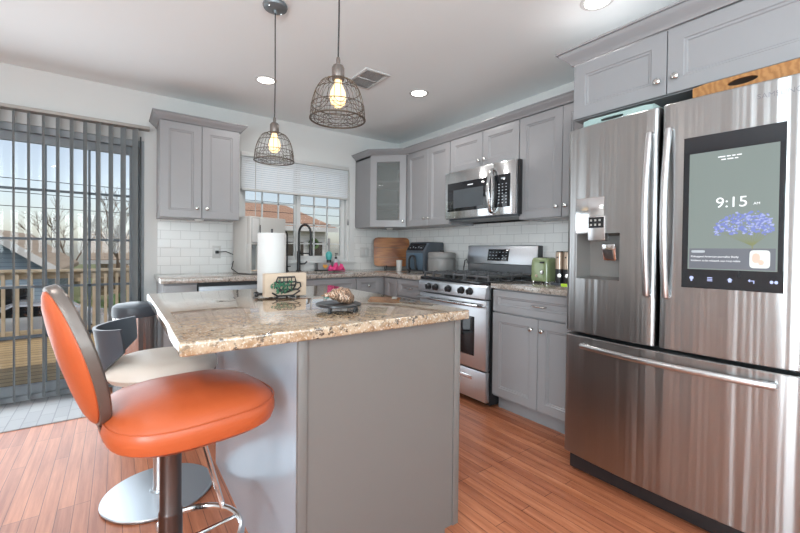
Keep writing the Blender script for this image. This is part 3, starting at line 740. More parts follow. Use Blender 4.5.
# picture on the screen: a pale blue flowering tree on a slim stem, clock, news card
rs = random.Random(3)
for nm, cnt, rr in (('bloom_blue', 230, .0050), ('bloom_pale', 190, .0042)):
    mb = MB()
    for i in range(cnt):
        a = rs.uniform(0, PI); q = rs.random()**.42
        y = -3.505-.100*q*math.cos(a); z = 1.222+.072*q*math.sin(a)+rs.uniform(-.012, .010)
        if not (sy1+.012 < y < sy0-.012): continue
        r = rr*rs.uniform(.5, 1.2); off = .0018+.0001*(i % 3)
        mb.poly([(sx(y+r*math.cos(2*PI*k/7))-off, y+r*math.cos(2*PI*k/7), z+r*.8*math.sin(2*PI*k/7)) for k in range(7)])
    mb.build('picture_bloom', nm, sc)
mb = MB()
for k in range(14):
    y = -3.52; ya = -3.43-.14*k/13
    mb.poly([(sx(ya)-.00172, ya-.0012, 1.225), (sx(ya)-.00172, ya+.0012, 1.225), (sx(y)-.00172, y+.0012, 1.172), (sx(y)-.00172, y-.0012, 1.172)])
mb.poly([(sx(-3.518)-.0017, -3.518, 1.175), (sx(-3.522)-.0017, -3.522, 1.175), (sx(-3.522)-.0017, -3.522, 1.083), (sx(-3.518)-.0017, -3.518, 1.083)])
mb.build('picture_stem', 'stem_green', sc)
mb = MB(); mb.poly(quad(-3.329, -3.583, 1.084, 1.163, .0021)); mb.build('news_card', 'card_ui', sc)
mb = MB(); mb.loft([[(sx(a)-o_, a, c) for a, c in superell(.028, .033, 6, 24, -3.541, 1.124)] for o_ in (.0022, .0026)]); mb.build('news_thumbnail', 'thumb_white', sc)
mb = MB(); mb.poly([(sx(a)-.0028, a, c) for a, c in superell(.011, .018, 2.5, 16, -3.531, 1.128)]); mb.poly([(sx(a)-.0029, a, c) for a, c in superell(.008, .010, 2, 14, -3.545, 1.112)]); mb.build('thumbnail_figure', 'thumb_ui', sc)
def stext(s_, size, y, z, mat='white_ui', align='CENTER'):
    return text(s_, size, 'screen_text', mat, sc, (sx(y)-.0032, y, z), .0002, align, SA)
stext('9:15', .056, -3.458, 1.338); stext('AM', .013, -3.530, 1.329)

for z_, ws in ((1.517, (.022, .012, .010, .014)), (1.506, (.014, .018, .010))):
    yy = -3.452+sum(ws)/2+.002*len(ws); mb = MB()
    for w_ in ws: mb.poly([(sx(yy)-.003, yy, z_-.002), (sx(yy-w_)-.003, yy-w_, z_-.002), (sx(yy-w_)-.003, yy-w_, z_+.002), (sx(yy)-.003, yy, z_+.002)]); yy -= w_+.004
    mb.build('screen_caption', 'white_ui', sc)
stext('Kidnapped American journalist Shelly', .0098, -3.335, 1.131, align='LEFT'); stext('Kittleson to be released, says Iraqi militia', .0092, -3.335, 1.115, align='LEFT')
mb = MB(); mb.poly([(sx(a)-.0024, a, c) for a, c in superell(.022, .005, 5, 20, -3.358, 1.151)]); mb.build('news_tag', 'grey_ui', sc)
for i, y in enumerate((-3.338, -3.397, -3.458, -3.520, -3.580)):
    mb = MB()
    P_ = lambda a, c: (sx(y+a)-.0018, y+a, 1.042+c)
    if i == 0: mb.poly([P_(.007*math.cos(2*PI*k/12), .007*math.sin(2*PI*k/12)+.003) for k in range(12)]); mb.poly([P_(.003, -.010), P_(-.003, -.010), P_(-.003, -.004), P_(.003, -.004)])
    elif i == 1:
        for dz in (-.006, 0, .006): mb.poly([P_(.008, dz-.0015), P_(-.008, dz-.0015), P_(-.008, dz+.0015), P_(.008, dz+.0015)])
    elif i == 2: mb.poly([P_(.009, 0), P_(0, .009), P_(-.009, 0), P_(-.005, 0), P_(-.005, -.008), P_(.005, -.008), P_(.005, 0)])
    elif i == 3:
        mb.poly([P_(.010, .002), P_(.004, .008), P_(.004, .003), P_(-.008, .003), P_(-.008, .000), P_(.004, .000), P_(.004, -.004)]); mb.poly([P_(-.005, 0), P_(-.008, 0), P_(-.008, -.008), P_(-.005, -.008)])
    else:
        for s_ in (-.006, .006): mb.poly([P_(s_+.005*math.cos(2*PI*k/12), .006*math.sin(2*PI*k/12)) for k in range(12)])
    mb.build('touch_icon', 'icon_blue', ts)
lg = text('SAMSUNG', .026, 'logo_lettering', 'text_grey', rd, (bulge(-3.582)-.0012, -3.582, 1.717), .0003, slant=math.atan2(bulge(-3.63)-bulge(-3.535), .095))
# trays lying on top of the refrigerator
def hand_tray(name, mat, label, x0, x1, ya, yb, z0, h, slot, wt=.010):
    t = thing(name, label, 'tray', ((x0+x1)/2, (ya+yb)/2, z0))
    yc, sl, sz0_, sz1_, zc = slot
    pr = [(ya, z0), (ya, z0+h-.008), (ya-.008, z0+h), (yb+.008, z0+h), (yb, z0+h-.008), (yb, z0)]
    mb = MB()
    # front wall with an oval hand slot
    n = 28; out = []
    for k in range(n):
        a = 2*PI*k/n; out.append((yc+sl*math.cos(a) , zc+sz0_*math.copysign(abs(math.sin(a))**sz1_, math.sin(a))))
    big = []
    for k in range(n):
        a = 2*PI*k/n; c, s_ = math.cos(a), math.sin(a); m_ = max(abs(c), abs(s_)); c /= m_; s_ /= m_
        yy = (ya+yb)/2+(ya-yb)/2*c; zz = z0+h/2+h/2*s_
        big.append((yy, zz))
    mb.loft([[(x0, a, c) for a, c in big], [(x0, a, c) for a, c in out], [(x0+wt, a, c) for a, c in out], [(x0+wt, a, c) for a, c in big]], loop=True)
    mb.box(x0+wt, x1, ya-wt, ya, z0, z0+h, .002); mb.box(x0+wt, x1, yb, yb+wt, z0, z0+h, .002); mb.box(x1-wt, x1, yb+wt, ya-wt, z0, z0+h); mb.box(x0+wt, x1-wt, yb+wt, ya-wt, z0, z0+.006)
    return mb.build('tray_shell', mat, t)
hand_tray('serving_tray', 'tray_wood', 'brown wooden serving tray with an oval hand slot on top of the refrigerator', -.865, -.50, -3.308, -3.715, 1.7725, .064, (-3.468, .046, .0125, 1.0, 1.8105))
hand_tray('storage_tray', 'mint_plastic', 'pale mint plastic tray with a dark slot on top of the refrigerator', -.838, -.50, -2.822, -3.150, 1.7725, .054, (-2.965, .055, .0075, .45, 1.8085))

# ------------------------------------------------------------------ island
t = thing('kitchen_island', 'grey kitchen island cabinet with a panelled end, standing free under the pendants', 'island', (-2.05, -2.3, 0))
IX0, IX1, IY0, IY1 = -2.385, -1.728, -2.832, -1.68
mb = MB(); mb.box(IX0+.012, IX1-.02, IY0+.012, IY1-.02, .09, ZB); mb.box(IX0+.012, IX1-.07, IY0+.012, IY1-.03, 0, .09); mb.build('body', 'cabinet_grey', t)
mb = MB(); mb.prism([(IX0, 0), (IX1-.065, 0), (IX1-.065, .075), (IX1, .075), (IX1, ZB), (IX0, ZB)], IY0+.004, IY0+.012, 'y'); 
mb.box(IX0, IX0+.028, IY0-.002, IY0+.004, 0, ZB, .001); mb.box(IX1-.030, IX1, IY0-.002, IY0+.004, .075, ZB, .001); mb.build('end_panel', 'island_grey_shaded', t)
mb = MB(); mb.box(IX0, IX0+.012, IY0+.012, IY1, 0, ZB); mb.build('side_panel', 'island_gloss_lit', t)
F = Matrix(((0, 0, 1, IX1-.02), (1, 0, 0, 0), (0, 1, 0, 0), (0, 0, 0, 1)))
for a, b_ in ((IY0+.03, -2.31), (-2.30, IY1-.03)):
    door(F, a, b_, .71, .865, t, pl=((a+b_)/2, .79), name='drawer', rail=.045); door(F, a, b_, .115, .70, t, kn=(b_-.04, .62))
mb = MB(); mb.box(-2.692, -1.702, -2.857, -1.640, ZB, ZT, .006, 3)
single(mb, 'island_countertop', 'granite', 'polished beige granite island top with brown and black specks', 'countertop', (-2.19, -2.28, ZB))

# ------------------------------------------------------------------ island items
t = thing('paper_towel_holder', 'black wire paper towel holder standing on the island', 'holder', (-2.203, -2.022, ZT))
mb = MB(); mb.tube([(-2.203+.080*math.cos(2*PI*k/24), -2.022+.080*math.sin(2*PI*k/24), ZT+.014) for k in range(24)], .004, 6, True)
for a in (0, 90, 180): mb.tube([(-2.203, -2.022, ZT+.014), (-2.203+.08*math.cos(R(a+15)), -2.022+.08*math.sin(R(a+15)), ZT+.014)], .004, 6)
mb.build('base', 'black_metal', t)
for a in (195, 315, 75): mb = MB(); mb.ball((-2.203+.080*math.cos(R(a)), -2.022+.080*math.sin(R(a)), ZT+.0105), .0105, 12); mb.build('foot', 'black_metal', t)
mb = MB(); mb.tube([(-2.203, -2.022, ZT+.012), (-2.203, -2.022, ZT+.325)], .005, 8); mb.build('rod', 'black_metal', t)
mb = MB()
mb.loft([[(-2.203+r*math.cos(2*PI*k/40), -2.022+r*math.sin(2*PI*k/40), z) for k in range(40)] for r, z in ((.021, ZT+.020), (.064, ZT+.020), (.066, ZT+.024), (.066, ZT+.299), (.063, ZT+.304), (.021, ZT+.304))], loop=True)
single(mb, 'paper_towel_roll', 'paper', 'white paper towel roll standing upright on the island', 'paper towel', (-2.203, -2.022, ZT+.020))
t = thing('napkin_holder', 'black wire napkin holder shaped like a leafy teacup on the island', 'napkin holder', (-2.175, -2.145, ZT))
mb = MB(); yf = -2.150; cx = -2.180; r_ = .0038
def W2(pts, r=r_): mb.tube([(cx+a, yf, ZT+c) for a, c in pts], r, 6)
W2([(-.050*math.cos(PI*i/14), .075-.047*math.sin(PI*i/14)) for i in range(15)]); W2([(-.050, .075), (.050, .075)]); W2([(-.044, .075), (-.036, .098), (.044, .098), (.050, .075)])
W2([(.048, .072), (.070, .070), (.074, .052), (.060, .040), (.034, .042)]); W2([(-.062, .028), (-.036, .012), (.036, .012), (.070, .032), (.052, .040), (.020, .034)]); W2([(-.044, .060), (.046, .060)]); W2([(-.034, .040), (.034, .040)])
for a in (-.026, -.008, .010, .028): W2([(a, .030), (a, .098)], .0022)
for a in (-.036, .036):
    mb.tube([(cx+a, yf, ZT+.012), (cx+a, yf, ZT+.004), (cx+a, yf+.058, ZT+.004), (cx+a, yf+.058, ZT+.07)], .003, 6)
mb.tube([(cx-.05, yf+.058, ZT+.07), (cx+.05, yf+.058, ZT+.07)], .003, 6)
mb.build('wire_frame', 'black_metal', t)
for i in range(34):
    a = rs.uniform(-.066, .030); c = rs.uniform(.024, .084) if a > -.05 else rs.uniform(.05, .085)
    ang = rs.uniform(0, 2*PI); L = rs.uniform(.007, .013)
    mb = MB(Matrix.Translation((cx+a, yf-.004-rs.random()*.003, ZT+c)) @ Matrix.Rotation(ang, 4, 'Y') @ Matrix.Rotation(rs.uniform(-.4, .4), 4, 'Z'))
    mb.loft([[(-L, 0, 0), (0, -.0012, L*.45), (L, 0, 0), (0, -.0012, -L*.45)], [(-L, .001, 0), (0, .0, L*.45), (L, .001, 0), (0, .0, -L*.45)]]); mb.build('leaf', 'leaf_green', t)
for a in (-.045, .045): mb = MB(); mb.ball((cx+a*.9, yf, ZT+.0062), .006, 10); mb.build('foot', 'black_metal', t)
mb = MB(); mb.box(-2.272, -2.075, yf+.008, yf+.046, ZT+.008, ZT+.115, .002)
single(mb, 'napkin_stack', 'napkin_beige', 'block of beige paper napkins in the teacup napkin holder', 'napkins', (-2.175, yf+.027, ZT+.008))
t = thing('display_stand', 'round dark slate stand on small feet near the island front edge', 'stand', (-2.150, -2.625, ZT))
mb = MB(); mb.lathe([(.080, ZT+.022), (.083, ZT+.024), (.083, ZT+.030), (.080, ZT+.032)], (-2.150, -2.625, 0), 40); mb.build('plate', 'black_plastic', t)
for a in (215, 335, 305, 90):
    mb = MB(); mb.lathe([(.006, 0), (.0075, .006), (.0045, .012), (.0045, .0225)], (-2.150+.066*math.cos(R(a)), -2.625+.066*math.sin(R(a)), ZT), 10); mb.build('foot', 'black_metal', t)
mb = MB(Matrix.Translation((-2.150, -2.628, ZT+.0535)) @ Matrix.Rotation(R(-18), 4, 'Z') @ Matrix.Rotation(R(14), 4, 'X') @ Matrix.Rotation(R(8), 4, 'Y'))
rings = []
for i in range(15):
    s_ = i/14; x_ = -.058+.112*s_
    rad = .004+.030*math.sin(PI*min(1, s_*1.15)*.62)**1.3+.003*math.sin(s_*26)
    if s_ > .85: rad *= 1-(s_-.85)*3.5
    rings.append([(x_, rad*1.15*math.cos(2*PI*k/18)*(1+.10*math.cos(2*PI*k/18*3+i)), rad*.85*math.sin(2*PI*k/18)+.016*math.sin(PI*s_)*.6) for k in range(18)])
mb.loft(rings); single(mb, 'seashell', 'shell_mix', 'speckled brown and cream seashell lying on the round slate stand', 'seashell', (-2.150, -2.628, ZT+.032))

# ------------------------------------------------------------------ bar stools
def cushion(mb, a, b_, n, levels, seg=44):
    mb.loft([[(x*sc_+dx, y*sc_, z) for x, y in superell(a, b_, n, seg)] for sc_, z, dx in levels])
# orange stool
t = thing('bar_stool', 'orange upholstered bar stool with an oval padded back, nearest the viewer', 'stool', (-2.690, -2.665, 0), R(9), local=True)
mb = MB(); 
lv = [(.30, .690, 0), (.70, .690, 0), (.88, .695, 0), (.97, .708, 0), (1.0, .728, 0), (1.0, .745, 0), (.985, .760, 0), (.975, .763, 0), (.965, .766, 0), (.88, .784, 0), (.72, .797, 0), (.5, .807, 0), (.25, .812, 0), (.02, .814, 0)]
t_ = 0
mb.M = Matrix.Translation((.052, 0, -.055)) @ Matrix.Translation((0, 0, .76)) @ Matrix.Rotation(R(1.0), 4, 'Y') @ Matrix.Translation((0, 0, -.76))
cushion(mb, .213, .205, 3.0, lv); st = mb.build('seat', 'orange_vinyl', t)
mb = MB(Matrix.Translation((.052, 0, -.055))); mb.tube([(x*.988, y*.988, .7625) for x, y in superell(.213, .205, 3.0, 60)], .0022, 6, True); mb.build('seam', 'orange_vinyl', st)
mb = MB(); mb.box(-.09, .13, -.09, .09, .618, .637, .004); mb.build('seat_plate', 'black_metal', t)
mb = MB(); mb.lathe([(.036, .02), (.030, .035), (.030, .40), (.0295, .405), (.027, .41), (.027, .620)], seg=28); mb.build('column', 'bronze_steel', t)
mb = MB(); mb.lathe([(.21, .0), (.215, .006), (.212, .014), (.12, .020), (.04, .030), (.03, .045)], seg=44); mb.build('base', 'disc_steel', t)
# oval back
TB = Matrix.Translation((-.198, 0, .876)) @ Matrix.Rotation(R(7), 4, 'Z') @ Matrix.Rotation(R(-15.5), 4, 'Y')
def oval(mb, ay, az, lv, bow=.6, seg=44):
    mb.loft([[(x+bow*(ay*sc_*math.cos(2*PI*k/seg))**2*1.0, ay*sc_*math.cos(2*PI*k/seg), az*sc_*math.sin(2*PI*k/seg)) for k in range(seg)] for sc_, x in lv])
mb = MB(TB); oval(mb, .108, .185, [(.02, .010), (.6, .010), (.97, .008), (1.0, .003), (1.0, -.013), (.985, -.018), (.5, -.018), (.02, -.018)]); mb.build('back_shell', 'taupe_shell', t)
mb = MB(TB); oval(mb, .104, .174, [(.02, -.040), (.3, -.039), (.6, -.036), (.82, -.032), (.95, -.026), (1.0, -.021), (1.0, -.016), (.5, -.016), (.02, -.016)]); mb.build('back_pad', 'orange_vinyl', t)
mb = MB(); pts = [(-.185, 0, .80), (-.165, 0, .72), (-.150, 0, .655), (-.10, 0, .628), (-.02, 0, .626)]
mb.tube(pts, .01, 10, flat=(.028, .006)); mb.build('back_bracket', 'bronze_steel', t)
# chrome footrest hung from the seat
mb = MB()
ring = [(.045+.145*math.cos(R(a)), .145*math.sin(R(a)), .30) for a in range(-110, 111, 10)]
mb.tube([(-.01, -.02, .30)]+[(.0, -.12, .30)]+ring[1:-1]+[(.0, .12, .30), (-.01, .02, .30)], .0095, 10)
mb.tube([(.03, 0, .30), (.19, 0, .30)], .006, 8)
mb.tube([(.170, .07, .301), (.11, .13, .58), (.085, .125, .63)], .009, 10)
mb.tube([(.085, .125, .62), (.06, .12, .57), (.03, .11, .53), (.06, .115, .59), (.09, .11, .63)], .008, 8)
mb.build('footrest', 'chrome', t)
mb = MB(); mb.tube([(.02, .06, .63), (.03, .09, .57), (.03, .105, .535)], .006, 8); mb.ball((.03, .108, .528), .010, 10); mb.build('lift_lever', 'black_metal', t)
# cream stool
t = thing('bar_stool', 'cream padded bar stool with a low curved dark grey back, behind the orange one', 'stool', (-2.650, -1.80, 0), R(-10), local=True)
mb = MB(Matrix.Translation((.02, 0, -.028))); lv = [(.30, .575, 0), (.75, .577, 0), (.93, .588, 0), (1.0, .612, 0), (.985, .635, 0), (.92, .655, 0), (.78, .668, 0), (.5, .677, 0), (.02, .680, 0)]
cushion(mb, .225, .21, 2.3, lv); mb.build('seat', 'cream_vinyl', t)
mb = MB(); mb.lathe([(.075, .518), (.08, .525), (.08, .549)], (.02, 0, 0), 28); mb.build('seat_plate', 'black_metal', t)
mb = MB(); mb.lathe([(.032, .015), (.0255, .03), (.0255, .30), (.025, .305), (.020, .31), (.020, .522)], seg=24); mb.build('column', 'steel_brushed', t)
mb = MB(); mb.lathe([(.222, .0), (.226, .004), (.226, .010), (.222, .013), (.04, .015), (.035, .022)], seg=56); mb.build('base', 'disc_steel', t)
mb = MB(); n_ = 28; o_, i_ = [], []
rings = []
for k in range(n_+1):
    s_ = -1+2*k/n_; a = PI+s_*R(64); top = .792+.012*abs(s_)**2; bot = .585+(top-.012-.675)*abs(s_)**1.6
    rad = .180+.012*math.cos(s_*PI/2); cxx = -.035
    ring = []
    m_ = 6
    for q in range(m_+1):
        z = bot+(top-bot)*q/m_; f = .022*(q/m_)**1.5; ring.append((cxx+(rad+f)*math.cos(a), (rad+f)*math.sin(a), z))
    for q in range(m_, -1, -1):
        z = bot+(top-bot)*q/m_; f = .022*(q/m_)**1.5-.013; ring.append((cxx+(rad+f)*math.cos(a), (rad+f)*math.sin(a), z))
    rings.append(ring)
mb.loft(rings); mb.build('backrest', 'slate_plastic', t)
mb = MB(); mb.tube([(-.225, 0, .73), (-.230, 0, .67), (-.222, 0, .60), (-.19, 0, .545), (-.12, 0, .527), (.0, 0, .527)], .01, 10, flat=(.030, .007)); mb.build('back_bracket', 'bronze_steel', t)

# ------------------------------------------------------------------ trash can
t = thing('trash_can', 'tall round steel trash can with a dark lid beside the counter end', 'trash can', (-2.700, -.395, 0))
c = (-2.700, -.395, 0)
mb = MB(); mb.lathe([(.131, .02), (.136, .03), (.136, .64), (.131, .645)], c, 40); mb.build('bin_body', 'tin_ribbed', t)
mb = MB(); mb.lathe([(.140, 0), (.142, .008), (.140, .028), (.134, .03)], c, 40); mb.build('base_ring', 'black_plastic', t)
mb = MB(); mb.lathe([(.140, .630), (.142, .640), (.142, .690), (.138, .706), (.12, .720), (.07, .728), (.001, .730)], c, 40); mb.build('lid', 'slate_plastic', t)
mb = MB(); mb.box(c[0]-.04, c[0]+.04, c[1]-.205, c[1]-.15, .008, .022, .004); mb.build('pedal', 'black_plastic', t)

# ------------------------------------------------------------------ pendants, downlights, vent
def pendant(x, y, zr, label):
    t = thing('pendant_light', label, 'pendant light', (x, y, CZ), 0, None)
    mb = MB(); mb.lathe([(.062, CZ), (.064, CZ-.008), (.060, CZ-.018), (.045, CZ-.026), (.010, CZ-.030), (.006, CZ-.045)], (x, y, 0), 32); cn = mb.build('canopy', 'canopy_grey', t)
    for a in (30, 210): mb = MB(); mb.ball((x+.045*math.cos(R(a)), y+.045*math.sin(R(a)), CZ-.0255), .005, 8); mb.build('screw', 'nickel', cn)
    mb = MB(); mb.tube([(x, y, CZ-.04), (x+.002, y, (CZ+zr)/2), (x, y, zr+.225)], .0032, 8); mb.build('cord', 'black_plastic', t)
    mb = MB(); mb.lathe([(.006, zr+.232), (.008, zr+.222), (.008, zr+.208), (.019, zr+.201), (.0235, zr+.192), (.0235, zr+.150), (.021, zr+.146)], (x, y, 0), 24); mb.build('socket_cap', 'taupe_shell', t)
    mb = MB(); Rr = .102
    def prof(s_):   # s 0 top .. 1 rim : radius, height
        return (.036+(Rr-.036)*(math.sin(PI/2*min(1, s_))**.45 if s_ > 0 else 0), zr+.148*(1-s_))
    nw = 26
    for k in range(nw):
        a = 2*PI*k/nw; lim = 1.0
        mb.tube([(x+prof(s_)[0]*math.cos(a), y+prof(s_)[0]*math.sin(a), prof(s_)[1]) for s_ in [i/9*.66 for i in range(10)]], .0010, 4)
    for s_, w in ((0, .0024), (.30, .0016), (.66, .0019), (1.0, .0036)):
        r, z = prof(s_); mb.tube([(x+r*math.cos(2*PI*k/40), y+r*math.sin(2*PI*k/40), z) for k in range(40)], w, 6, True)
    # scalloped wire band
    ns = 8
    for k in range(ns):
        for sc_ in (1.0, .72, .44):
            pts = []
            for i in range(11):
                q = -1+2*i/10; a = 2*PI*(k+.5+q*.5*sc_*1.25)/ns; s_ = .66+(.30*sc_)*(1-q*q)*1.0
                r, z = prof(min(1, s_)); pts.append((x+r*math.cos(a), y+r*math.sin(a), z))
            mb.tube(pts, .0010, 4)
    for k in range(nw):
        a = 2*PI*k/nw
        mb.tube([(x+prof(s_)[0]*math.cos(a), y+prof(s_)[0]*math.sin(a), prof(s_)[1]) for s_ in (.66, .83, 1.0)], .0009, 4)
    for s_ in (.78, .89):
        r, z = prof(s_); mb.tube([(x+r*math.cos(2*PI*k/40), y+r*math.sin(2*PI*k/40), z) for k in range(40)], .0009, 4, True)
    for sc_ in (.35, .68):
        mb.tube([(x+Rr*sc_*math.cos(2*PI*k/30), y+Rr*sc_*math.sin(2*PI*k/30), zr+.002-.010*(1-sc_)) for k in range(30)], .0012, 4, True)
    for k in range(12):
        a = 2*PI*k/12; mb.tube([(x+.035*math.cos(a), y+.035*math.sin(a), zr-.004), (x+Rr*math.cos(a), y+Rr*math.sin(a), zr)], .001, 4)
    mb.build('wire_shade', 'wire_brown', t)
    mb = MB(); mb.lathe([(.013, zr+.146), (.015, zr+.130), (.027, zr+.105), (.031, zr+.082), (.027, zr+.060), (.012, zr+.046), (.001, zr+.043)], (x, y, 0), 20); b_ = mb.build('bulb', 'bulb_glow', t)
    mb = MB()
    for k in range(6):
        a = 2*PI*k/6; mb.tube([(x+.008*math.cos(a), y+.008*math.sin(a), zr+.130), (x+.016*math.cos(a), y+.016*math.sin(a), zr+.09), (x+.006*math.cos(a), y+.006*math.sin(a), zr+.058)], .0022, 5)
    mb.build('filament', 'filament', b_)
    lamp('pendant_bulb_light', 'POINT', (0, 0, zr+.085-CZ), 5.0, (1, .72, .42), size=.02, parent=t)
pendant(-2.130, -1.825, 1.612, 'wire basket pendant light nearer the window, over the far half of the island')
pendant(-2.140, -2.585, 1.632, 'wire basket pendant light nearer the viewer, over the front half of the island')
def downlight(x, y, e, label=None):
    t = thing('recessed_light', label, 'recessed light', (x, y, CZ), group=None if label and 'out of' not in label else 'ceiling lights behind the viewer')
    mb = MB(); mb.loft([[(x+r*math.cos(2*PI*k/32), y+r*math.sin(2*PI*k/32), z) for k in range(32)] for r, z in ((.060, CZ-.001), (.061, CZ-.005), (.078, CZ-.004), (.082, CZ-.0005))], False, False); mb.build('trim_ring', 'white_trim', t)
    mb = MB(); mb.lathe([(.060, CZ-.0035), (.03, CZ-.003), (.001, CZ-.003)], (x, y, 0), 28, cap=False); mb.build('lens', 'lens_glow', t)
    l = lamp('recessed_lamp', 'AREA', (0, 0, -.012), e, (1, .97, .94), size=.12, parent=t); l.data.spread = R(165)
DE = 4
downlight(-1.883, -.86, DE, 'round recessed ceiling light nearest the back wall, above the sink side')
downlight(-.795, -1.384, DE, 'round recessed ceiling light above the range aisle right of the vent')
downlight(-.805, -2.865, DE, 'round recessed ceiling light in front of the fridge cabinet')
for x, y in ((-2.0, -4.3), (-3.6, -4.3), (-3.6, -2.4), (-4.7, -1.2), (-4.7, -4.3), (-2.0, -5.7), (-4.0, -5.7)): downlight(x, y, DE, 'round recessed ceiling light out of the picture behind or left of the viewer')
t = thing('ceiling_vent', 'white rectangular ceiling vent with grey louvres beside the pendants', 'vent', (-1.275, -1.36, CZ))
V = Matrix.Translation((-1.272, -1.352, CZ)) 
mb = MB(V); sash2 = [(-.105, .105, -.16, -.135), (-.105, .105, .135, .16), (-.105, -.080, -.135, .135), (.080, .105, -.135, .135), (-.08, .08, -.006, .006)]
for x0, x1, y0, y1 in sash2: mb.box(x0, x1, y0, y1, -.008, -.0005, .001)
mb.build('frame', 'white_trim', t)
mb = MB(V); 
for i in range(15): mb.loft([[(-.08, -.130+i*.0186, -.007), (-.08, -.120+i*.0186, -.001), (-.08, -.1185+i*.0186, -.001), (-.08, -.1285+i*.0186, -.007)], [(.08, -.130+i*.0186, -.007), (.08, -.120+i*.0186, -.001), (.08, -.1185+i*.0186, -.001), (.08, -.1285+i*.0186, -.007)]])
mb.build('louvres', 'vane_grey', t)

# ------------------------------------------------------------------ things on the counters
# water dispenser
ang = math.atan2(.37, .93)
t = thing('water_dispenser', 'white countertop water dispenser with a tall front panel, under the window', 'water dispenser', (-1.862, -.372, ZT), ang, local=True)
mb = MB(); 
def rbox(mb, x0, x1, y0, y1, z0, z1, b): mb.box(x0, x1, y0, y1, z0, z1, b, 3)
mb.box(0, .100, .055, .25, .02, .515, .012, 3); mb.box(.104, .40, 0.0, .25, .02, .515, .012, 3); mb.box(.09, .12, .012, .25, .02, .51); mb.box(0, .104, 0, .06, .26, .515, .012, 3); mb.box(0, .018, .0, .06, .02, .27, .004); mb.box(0, .40, 0, .25, 0.003, .03, .006)
mb.build('body', 'cream_plastic', t)
mb = MB(); mb.box(.012, .092, -.003, .001, .280, .500, .002); mb.build('panel_gap', 'vane_grey', t)
mb = MB(); mb.box(.016, .088, -.010, -.001, .284, .496, .004, 3); mb.build('front_panel', 'white_plastic', t)
mb = MB(); mb.box(.020, .096, .046, .0545, .03, .26, .002); mb.build('niche_back', 'vane_grey', t)
mb = MB(); mb.lathe([(.012, .262), (.012, .235), (.007, .232)], (.055, .028, 0), 14); mb.build('spout', 'vane_grey', t)
mb = MB(); mb.box(.018, .095, -.03, .05, .028, .036, .002); mb.build('drip_tray', 'napkin_beige', t)
mb = MB(); mb.box(.100, .107, -.003, .002, .36, .44, .001); mb.build('indicator_strip', 'black_plastic', t); wdisp = t
# wall outlets
def outlet(x, z, label, w=.072, n=1):
    t = thing('wall_outlet', label, 'outlet', (x, -.008, z))
    mb = MB(); mb.box(x-w/2, x+w/2, -.014, -.0085, z-.058, z+.058, .003); mb.build('plate', 'white_plastic', t)
    for i in range(n):
        xx = x+(i-(n-1)/2)*.046
        mb = MB(); mb.box(xx-.017, xx+.017, -.0165, -.0135, z-.034, z+.034, .002); mb.build('socket_face', 'white_trim', t)
outlet(-2.065, 1.106, 'white wall outlet with a black plug left of the water dispenser')
outlet(-.485, 1.11, 'white double outlet plate between the window and the wooden board', .116, 2)
mb = MB((Matrix.Translation((-1.862, -.372, ZT)) @ Matrix.Rotation(ang, 4, 'Z')).inverted())
mb.box(-2.079, -2.051, -.042, -.017, 1.092, 1.120, .004)
mb.tube([(-2.065, -.040, 1.106), (-2.00, -.075, 1.112), (-1.93, -.10, 1.08), (-1.905, -.11, 1.05)], .0045, 8)
mb.tube([(-1.905, -.11, 1.05), (-1.955, -.16, 1.02), (-1.985, -.24, .96), (-1.95, -.33, .922), (-1.88, -.39, .9195), (-1.80, -.415, .9195), (-1.75, -.385, .921)], .0045, 8)
mb.build('power_cord', 'black_plastic', wdisp)
# faucets
t = thing('kitchen_faucet', 'matte black pull-down spring faucet behind the sink', 'faucet', (-1.305, -.085, ZT))
fx, fy = -1.305, -.085
mb = MB(); mb.lathe([(.028, ZT), (.029, ZT+.006), (.020, ZT+.012), (.018, ZT+.020), (.018, ZT+.20), (.015, ZT+.21)], (fx, fy, 0), 20); mb.build('faucet_body', 'black_metal', t)
arcp = [(fx, fy, ZT+.20), (fx, fy, ZT+.38)]+[(fx+.038-.038*math.cos(R(a)), fy-(.062-.062*math.cos(R(a))), ZT+.38+.095*math.sin(R(a))) for a in range(15, 181, 15)]
arcp += [(fx+.076, fy-.124, ZT+.34), (fx+.076, fy-.124, ZT+.27)]
mb = MB(); mb.tube(arcp, .0115, 10)
mb.build('spring_neck', 'black_metal', t)
mb = MB(); mb.lathe([(.011, .28), (.016, .26), (.017, .20), (.020, .185), (.020, .165), (.012, .160)], (fx+.076, fy-.124, ZT), 16); mb.build('spray_head', 'black_metal', t)
mb = MB(); mb.tube([(fx, fy, ZT+.185), (fx+.076, fy-.124, ZT+.185)], .007, 8); mb.build('holder_arm', 'black_metal', t)
mb = MB(); mb.tube([(fx+.01, fy, ZT+.075), (fx+.06, fy-.01, ZT+.078), (fx+.085, fy-.012, ZT+.10)], .008, 8); mb.build('lever', 'black_metal', t)
t = thing('filter_faucet', 'slim black gooseneck filter tap between paper towels and the main faucet', 'faucet', (-1.432, -.10, ZT))
mb = MB(); mb.lathe([(.018, ZT), (.018, ZT+.012), (.010, ZT+.016), (.010, ZT+.06), (.007, ZT+.065)], (-1.432, -.10, 0), 16)
mb.tube([(-1.432, -.10, ZT+.06), (-1.432, -.10, ZT+.36)]+[(-1.432-.034+.034*math.cos(R(a)), -.10-.022+.022*math.cos(R(a)), ZT+.36+.045*math.sin(R(a))) for a in range(15, 181, 15)]+[(-1.50, -.144, ZT+.31)], .0075, 10)
mb.build('spout', 'black_metal', t)
mb = MB(); mb.tube([(-1.432, -.10, ZT+.05), (-1.40, -.115, ZT+.055)], .005, 8); mb.build('lever', 'black_metal', t)
